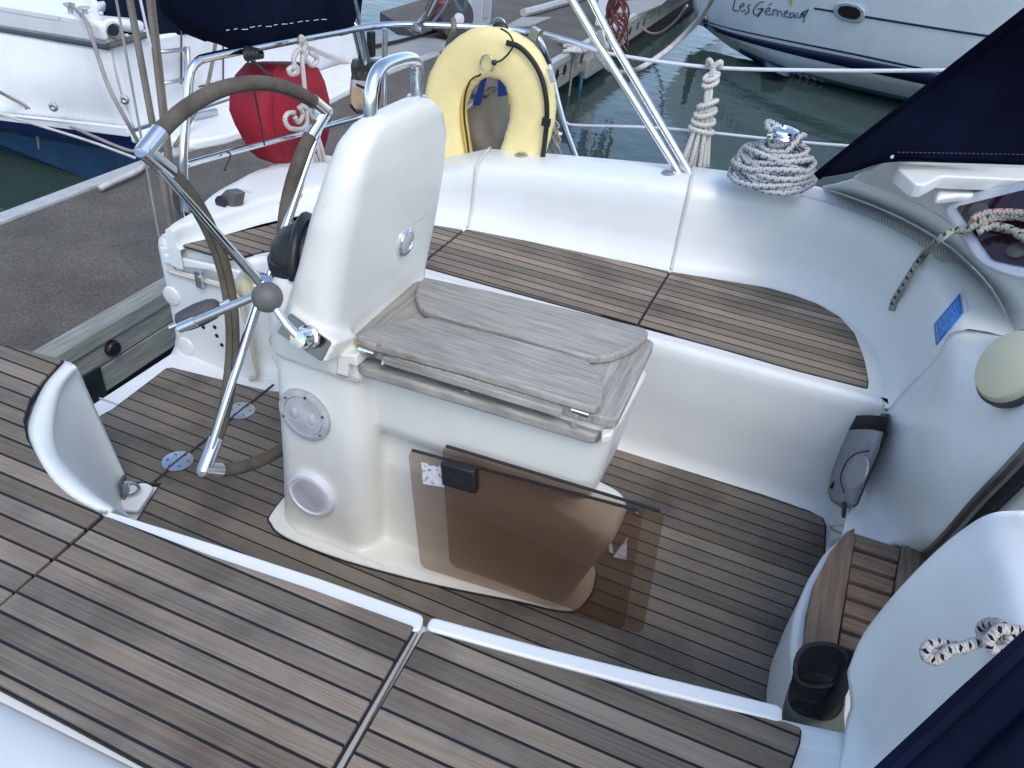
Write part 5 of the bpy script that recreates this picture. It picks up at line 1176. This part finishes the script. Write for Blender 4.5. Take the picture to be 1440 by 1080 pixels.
# mooring lines outside
rope('mooring_line', [at(838, 76, z=DZ+.03), at(858, 98, z=-.25), at(880, 102, z=-.2), at(905, 93, z=-.05), at(945, 65, z=.05), at(985, 25, z=.35), at(1010, -16, z=.7)], .024, ROPEW, 'white mooring line sagging up to the bow of the neighbouring boat')
rope('mooring_line', [at(884, 2, z=DZ), at(892, 22, z=-.5), at(906, 42, z=-.62), at(925, 47, z=-.6), at(950, 30, z=-.35), at(966, 8, z=0)], .016, mat('red_white_line', (.42, .28, .26), .8), 'thin red and white line looping below the pontoon edge')
rope('mooring_line', [at(420, 60, z=.05), at(445, 72, z=-.1), at(480, 84, z=-.25), at(515, 87, z=-.3), at(548, 78, z=DZ+.02)], .022, ROPEW, 'white mooring line from the motorboat stern to the pale concrete finger')
rope_multi('white_rope_heap', [[at(548+(k*7) % 18, 82+(k*3) % 5, z=DZ+.04), at(556+(k*5) % 14, 78+(k*2) % 4, z=DZ+.06), at(564+(k*3) % 8, 80, z=DZ+.04)] for k in range(5)], .02, ROPEW, 'small white rope heap on the pale concrete finger')
rope('power_cable', [at(522, 66, z=DZ+.03), at(560, 58, z=DZ+.03), at(620, 42, z=DZ+.03)], .018, BLACK, 'black cable lying across the pale concrete finger', 'cable')

# ================================================================== motorboat beyond the pontoon
mbt = thing('motor_boat', (-4.6, 4.3, -.8), 'white motorboat with navy boot stripe and blue canopy moored behind the pontoon', 'motorboat')
XT = -4.15
def mbp(y, z, x): return V((x, y, z))
g1, g0 = at(152, 66, x=XT), at(-160, 14, x=-7.2)
k1, k0 = at(186, 180, x=XT), at(-160, 142, x=-6.4)
w1 = V((XT+.02, k1.y+.05, -.86)); w0 = V((k0.x, k0.y+.3, -.86))
g1m = g1.lerp(g0, .33)
MB().patch([[g1, g1m, g0], [g1.lerp(k1, .5)+V((0, -.03, 0)), g1m.lerp(k1.lerp(k0, .33), .5)+V((0, -.06, 0)), g0.lerp(k0, .5)], [k1, k1.lerp(k0, .33), k0]], 5, 5).build('hull_side', MBW, mbt, solid=.02)
def strip(name, a, b, f0, f1, m, out=.012):
    n = V((0, -1, 0))
    p = [a[0].lerp(b[0], f0), a[1].lerp(b[1], f0), a[1].lerp(b[1], f1), a[0].lerp(b[0], f1)]
    MB().prism([q+n*out for q in p], V((0, .05, 0))).build(name, m, mbt, smooth=False, bevel=.004)
strip('chine_strake', (k1, k0), (w1, w0), -.02, .08, MBW, .05)
strip('boot_stripe', (k1, k0), (w1, w0), .08, .27, MBN, -.01)
strip('antifouled_bottom', (k1, k0), (w1, w0), .27, 1.05, MBB, -.03)
MB().tube([g1+V((.01, -.01, 0)), g0+V((0, -.01, 0))], .016, 8).build('rubbing_strake', mat('black_strake', (.05, .05, .055), .5), mbt)
d1, d0 = at(140, 30, x=XT-.05), at(-160, -20, x=-7.0)
MB().prism([g1+V((0, .0, .018)), g0+V((0, .0, .018)), d0, d1], (-.03, .14, -.02)).build('topside_band', MBW, mbt, bevel=.012)
e1, e0 = at(150, 12, x=XT-.25), at(-100, -70, x=-7.5)
MB().prism([d1, d0, e0+V((-.5, 1.5, 0)), e1+V((-.6, .9, .02)), at(138, 12, x=XT-.2)], (0, 0, -.05)).build('side_deck', MBW, mbt, bevel=.015)
# transom
tr_ = at(505, 20, x=XT).y
g2 = V((XT, tr_, g1.z)); k2 = V((XT, tr_, k1.z))
MB().prism([g1+V((0, .02, 0)), V((XT, tr_, g1.z-.02)), V((XT, tr_, k1.z-.05)), k1+V((0, .02, -.02))], (-.08, 0, 0)).build('transom', MBW, mbt, bevel=.02)
MB().prism([at(*p, x=XT+.01) for p in ((150, 62), (172, 44), (206, 50), (206, 30), (160, 26), (142, 32))], (-.15, .0, 0)).build('quarter_moulding', MBW, mbt, bevel=.03)
o = MB().lathe(at(160, 43, x=XT+.02), (1, -.4, 0), [(.05, 0), (.05, .008), (.042, .011), (.038, .004), (.001, .004)], 24).build('hawse_hole', STEEL, mbt)
MB().lathe(at(160, 43, x=XT+.03), (1, -.4, 0), [(.035, -.008), (.034, -.003), (.001, -.003)], 20).build('hawse_dark', BLACK, o)
MB().tube([at(152, 65, x=XT+.02), at(206, 49, x=XT+.02)], .02, 8).build('rubbing_strake', mat('black_strake_b', (.1, .09, .07), .5), mbt)
for q in ((255, 38, 255, 118), (314, 52, 314, 114)):
    MB().tube([at(q[0], q[1], x=XT+.006), at(q[2], q[3], x=XT+.006)], .006, 6).build('door_gap', GREYP, mbt)
MB().tube([at(314, 114, x=XT+.006), at(280, 122, x=XT+.006)], .006, 6).build('door_gap', GREYP, mbt)
# swim platform
pz = -.29
pf = [at(248, 181, z=pz), at(268, 200, z=pz), at(360, 158, z=pz), at(496, 98, z=pz), at(487, 92, z=pz), at(440, 92, z=pz)]
MB().prism([V((XT+.02, pf[0].y-.25, pz)), V((XT+.42, pf[0].y-.12, pz)), V((XT+.5, pf[0].y+.1, pz)), V((XT+.55, 5.0, pz)), V((XT+.42, 6.3, pz)), V((XT+.1, 6.45, pz)), V((XT+.02, 6.4, pz))], (0, 0, -.07)).build('swim_platform', MBW, mbt, bevel=.02)
# boarding ladder folded on the transom
ld = MB()
xl = XT+.06
ld.tube([at(262, 66, x=xl), at(263, 125, x=xl)], .016, 8); ld.tube([at(264, 66, x=xl+.06), at(266, 120, x=xl+.06)], .014, 8)
for (a, b) in (((222, 74), (262, 69)), ((228, 118), (264, 111))): ld.tube([at(*a, x=xl), at(*b, x=xl)], .014, 8)
ld.tube([at(262, 90, x=xl), at(285, 86, x=xl+.1)], .014, 8)
ld.build('boarding_ladder', STEEL, mbt, angle=180)
# cleat on the side deck, small skin fittings
cl = at(110, 20, x=XT-.35)
c_ = MB(); c_.box((cl.x-.14, cl.y-.03, cl.z-.05), (cl.x+.14, cl.y+.03, cl.z-.03))
for s in (-.06, .06):
    c_.lathe(cl+V((s, 0, -.03)), (0, 0, 1), [(.02, 0), (.014, .03), (.016, .06), (.036, .075), (.034, .082), (.001, .082)], 14)
c_.build('bollard_cleat', GREYH, mbt)
for (px, py) in ((76, 150), (176, 140)):
    MB().lathe(at(px, py, x=XT+.02) if px > 150 else at(px, py, y=g1.lerp(k1, .8).y-.15), (.3, -1, 0), [(.03, 0), (.03, .01), (.016, .014), (.001, .006)], 14).build('skin_fitting', STEEL, mbt)
MB().tube([at(408, 68, z=pz), at(406, 100, z=pz)], .018, 8).build('platform_post', STEEL, mbt)
c = at(288, 160, z=pz+.03); MB().obox(c, ((.2, 1, 0), (1, -.2, 0), (0, 0, 1)), .1, .02, .02).build('platform_cleat', STEEL, mbt, bevel=.008)
# blue canopy
cn = MB().patch([[at(120, -60, x=XT-.5), at(200, -60, x=XT-.3), at(300, -60, x=XT-.1), at(420, -60, x=XT-.1), at(540, -70, x=XT-.1)],
                 [at(132, -20, x=XT-.4), at(200, -10, x=XT-.22), at(300, -10, x=XT-.06), at(420, -20, x=XT-.06), at(520, -30, x=XT-.06)],
                 [at(139, 20, x=XT-.3), at(176, 46, x=XT-.12), at(250, 49, x=XT+.0), at(300, 38, x=XT+.02), at(400, 20, x=XT+.02)]], 6, 6).build('canopy_curtain', NAVY, mbt, solid=.01)
for (px, py) in ((142, 19), (178, 50), (204, 44)): MB().ball(at(px, py, x=XT+.0), .014, 8).build('press_stud', WHITEP, cn)
# its mooring lines
rope('mooring_line', [cl+V((-.05, 0, .05)), at(120, 28, x=XT-.1), at(131, 58, x=XT+.05), at(152, 120, x=-3.95), at(178, 170, x=-3.86), at(200, 210, z=DZ+.03)], .012, ROPEG, 'worn mooring line dropping from the motorboat cleat to the pontoon')
rope_multi('mooring_line', [[at(-30, 113, z=-.1), at(35, 148, z=-.3), at(100, 178, z=-.35), at(170, 208, z=DZ+.03), at(198, 214, z=DZ+.03)], [at(36, 149, z=-.3), at(46, 172, z=-.45), at(53, 190, z=-.55), at(57, 222, z=-.75)]], .011, ROPEG, 'thin grey line with a frayed tail hanging along the motorboat waterline')
rope('mooring_line', [at(-30, 152, z=-.25), at(60, 178, z=-.3), at(130, 200, z=-.33), at(190, 222, z=DZ+.03)], .009, ROPEW, 'taut white line running low along the motorboat waterline')
rope('mooring_line', [at(304, 54, x=XT+.05), at(298, 90, x=XT+.15), at(288, 130, x=XT+.3), at(262, 180, z=-.25), at(246, 205, z=DZ+.03)], .013, WEBB, 'buff mooring line hanging down the motorboat transom by the ladder')
rope('mooring_line', [at(204, 222, z=DZ+.03), at(196, 238, z=DZ+.04), at(160, 255, z=DZ+.04), at(140, 265, z=DZ+.03)], .018, ROPEW, 'rope tail lying along the pale pontoon edge', n=5)

# ================================================================== neighbouring sailing boat
nbt = thing('moored_yacht', (1.5, 11.5, -.8), 'pale moored yacht with navy stripes and the name Les Gémeaux on its hull', 'sailing yacht')
KX = [(978, 26), (1030, 46), (1100, 66), (1200, 87), (1320, 110), (1440, 132), (1700, 175)]
KY = [12.9, 12.0, 11.35, 10.85, 10.5, 10.3, 10.1]
knee = [at(*p, y=y) for p, y in zip(KX, KY)]
WX = [(992, 40), (1040, 76), (1110, 110), (1190, 129), (1290, 152), (1420, 180), (1700, 240)]
wl_ = [at(992, 40, y=12.95), at(1036, 72, z=-.76), at(1108, 108, z=-.86), at(1190, 131, z=-.88), at(1290, 155, z=-.88), at(1420, 184, z=-.88), at(1700, 246, z=-.88)]
deck = [at(968, -70, y=13.2), at(1030, -70, y=11.95), at(1110, -75, y=11.2), at(1210, -80, y=10.65), at(1330, -80, y=10.3), at(1460, -80, y=10.05), at(1740, -80, y=9.8)]
low = [a.lerp(b, .5)+V((0, -.10*min(1, i/2), 0)) for i, (a, b) in enumerate(zip(knee, wl_))]
upm = [a.lerp(b, .5)+V((0, -.03, 0)) for a, b in zip(knee, deck)]
rowsh = [deck, upm, knee, low, wl_]
NU, NV = 8, 8
R1h = [cr(r, NU) for r in rowsh]; Ch = [cr([r[i] for r in R1h], NV) for i in range(len(R1h[0]))]
GH = [[c[k] for c in Ch] for k in range(len(Ch[0]))]
MB().grid(GH).build('hull_shell', HULLW, nbt, solid=.02)
MB().prism([knee[0], deck[0], V((deck[0].x+.2, 15.5, deck[0].z)), V((knee[0].x+.2, 15.5, knee[0].z))], (.05, 0, 0)).build('stern_end', HULLW, nbt, bevel=.02)
def hp_(u, v):
    fu = max(0, min(len(Ch)-1.001, u*(len(Ch)-1))); fv = max(0, min(len(Ch[0])-1.001, v*(len(Ch[0])-1)))
    i, j = int(fu), int(fv); a = Ch[i][j].lerp(Ch[i+1][j], fu-i); b = Ch[i][j+1].lerp(Ch[i+1][j+1], fu-i)
    return a.lerp(b, fv-j)
def hull_px(px, py, lift=.01):
    """the neighbouring hull under a photo pixel"""
    from mathutils.geometry import intersect_ray_tri
    r = (RT*((px-720)/FPX) - UP*((py-540)/FPX) + FW)
    for j in range(len(GH)-1):
        for i in range(len(GH[0])-1):
            q = (GH[j][i], GH[j][i+1], GH[j+1][i+1], GH[j+1][i])
            for t in ((q[0], q[1], q[2]), (q[0], q[2], q[3])):
                h = intersect_ray_tri(*t, r, CAM, True)
                if h: return h+(CAM-h).normalized()*lift
    return at(px, py, y=11)
def band(name, upper, lower, m, lift=.012, n=8):
    d2 = lambda q: [hull_px(v.x, v.y, lift) for v in cr([V((*p, 0)) for p in q], n)]
    a, b = d2(upper), d2(lower)
    return MB().grid([a, b]).build(name, m, nbt, solid=.006)
band('hull_stripe', [(980, 29), (1030, 46), (1100, 62), (1200, 82), (1320, 105), (1480, 134)], [(982, 34), (1030, 53), (1100, 73), (1200, 97), (1320, 123), (1480, 156)], HULLN)
band('hull_stripe', [(981, 26.5), (1030, 40), (1100, 55), (1200, 75), (1320, 100), (1480, 128)], [(981, 27.5), (1030, 41.5), (1100, 57), (1200, 77.5), (1320, 103), (1480, 132)], HULLN)
band('hull_stripe', [(1145, 10.5), (1240, 26), (1340, 42), (1480, 62)], [(1145, 13), (1240, 29), (1340, 45), (1480, 66)], HULLN)
band('antifouled_bottom', [(1040, 68), (1100, 93), (1180, 115), (1280, 138), (1400, 162), (1500, 182)], [(1040, 74), (1105, 107), (1185, 127), (1285, 150), (1405, 176), (1500, 196)], TEALF, .008)
wp = [(1172, 12), (1176, 5), (1190, 3), (1207, 7), (1216, 15), (1216, 25), (1210, 32), (1196, 32), (1180, 27), (1173, 20)]
fr_ = MB().prism([hull_px(*p, .01) for p in wp], (CAM-knee[3]).normalized()*.03).build('hull_window', SILV, nbt, bevel=.012)
cx_, cy_ = 1194, 17.5
MB().prism([hull_px(cx_+(p[0]-cx_)*.72, cy_+(p[1]-cy_)*.66, .045) for p in wp], (CAM-knee[3]).normalized()*.004).build('window_pane', SMOKE, fr_, smooth=False)
# the name, brushed by hand
strokes = [[(1034, -1), (1032, 6), (1031, 14), (1038, 15)], [(1040, 10), (1045, 9), (1046, 5), (1042, 6), (1040, 12), (1043, 16), (1048, 14)], [(1055, 6), (1051, 9), (1053, 12), (1052, 17), (1047, 20)],
           [(1074, 2), (1067, 4), (1060, 13), (1060, 20), (1066, 20), (1071, 13), (1065, 13), (1073, 12), (1069, 18), (1065, 24)],
           [(1076, 17), (1082, 15), (1082, 11), (1077, 13), (1076, 19), (1081, 21), (1085, 19)], [(1081, 8), (1085, 4)],
           [(1087, 13), (1087, 22)], [(1087, 16), (1091, 13), (1093, 16), (1093, 23)], [(1093, 17), (1097, 15), (1099, 18), (1100, 24)],
           [(1103, 20), (1107, 18), (1107, 15), (1103, 17), (1103, 23), (1108, 24)], [(1117, 18), (1112, 18), (1110, 23), (1113, 25), (1117, 20), (1118, 25)],
           [(1121, 17), (1121, 24), (1125, 24), (1128, 18), (1129, 25)], [(1131, 24), (1136, 15)], [(1130, 15), (1131, 26), (1129, 32)], [(1126, 20), (1130, 17), (1137, 13)]]
b = MB()
for s in strokes: b.tube(cr([hull_px(*p, .012) for p in s], 5), .0075, 6, flat=.5)
b.build('boat_name', HULLN, nbt, angle=180)
MB().prism([hull_px(*p, .008) for p in ((1107, -4), (1115, -4), (1112, 10))], (0, -.004, 0)).build('name_emblem', YELL2, nbt, smooth=False)
c = hull_px(992, 26, .03); MB().lathe(c, (-.3, -1, 0), [(.05, 0), (.05, .04), (.03, .06), (.001, .06)], 14).build('exhaust_outlet', DARKSTEEL, nbt)

# ================================================================== water, light
m, nt, b = base_mat('harbour_water')
b.inputs['Base Color'].default_value = (.034, .058, .051, 1); b.inputs['Roughness'].default_value = .03; b.inputs['IOR'].default_value = 1.33
b.inputs['Specular IOR Level'].default_value = .5
tc = nd(nt, 'ShaderNodeTexCoord'); mp = nd(nt, 'ShaderNodeMapping'); mp.inputs['Scale'].default_value = (1, 1.3, 1); mp.inputs['Rotation'].default_value = (0, 0, .5)
nt.links.new(tc.outputs['Object'], mp.inputs[0])
n1 = nd(nt, 'ShaderNodeTexNoise', Scale=2.6, Detail=4.0, Roughness=.5); nt.links.new(mp.outputs[0], n1.inputs['Vector'])
bp = nd(nt, 'ShaderNodeBump', Strength=.28, Distance=.03); nt.links.new(n1.outputs['Fac'], bp.inputs['Height']); nt.links.new(bp.outputs[0], b.inputs['Normal'])
w = MB().grid([[V((x, y, -.8)) for x in (-300, -8, 8, 300)] for y in (-300, -8, 40, 300)]).build('water', m, None, smooth=False)
w['kind'] = 'structure'

EL, AZ = 52, 138
wd = bpy.data.worlds.new('World'); sc.world = wd; wd.use_nodes = True
nt = wd.node_tree; bg = nt.nodes['Background']
sky = nt.nodes.new('ShaderNodeTexSky'); sky.sky_type = 'NISHITA'; sky.sun_disc = False
sky.sun_elevation = R_(EL); sky.sun_rotation = R_(AZ); sky.air_density = 1.0; sky.dust_density = 1.5
nt.links.new(sky.outputs[0], bg.inputs[0]); bg.inputs[1].default_value = .15
sd = bpy.data.lights.new('sun', 'SUN'); so = bpy.data.objects.new('sun', sd); col.objects.link(so)
sd.energy = .6; sd.angle = R_(28); sd.color = (1, .95, .88)
sv = V((sin(R_(AZ))*cos(R_(EL)), cos(R_(AZ))*cos(R_(EL)), sin(R_(EL))))
so.rotation_euler = sv.to_track_quat('Z', 'Y').to_euler(); so.location = (0, 0, 10)
sc.view_settings.view_transform = 'Standard'; sc.view_settings.look = 'None'
sc.view_settings.exposure = .92; sc.view_settings.gamma = 1.0
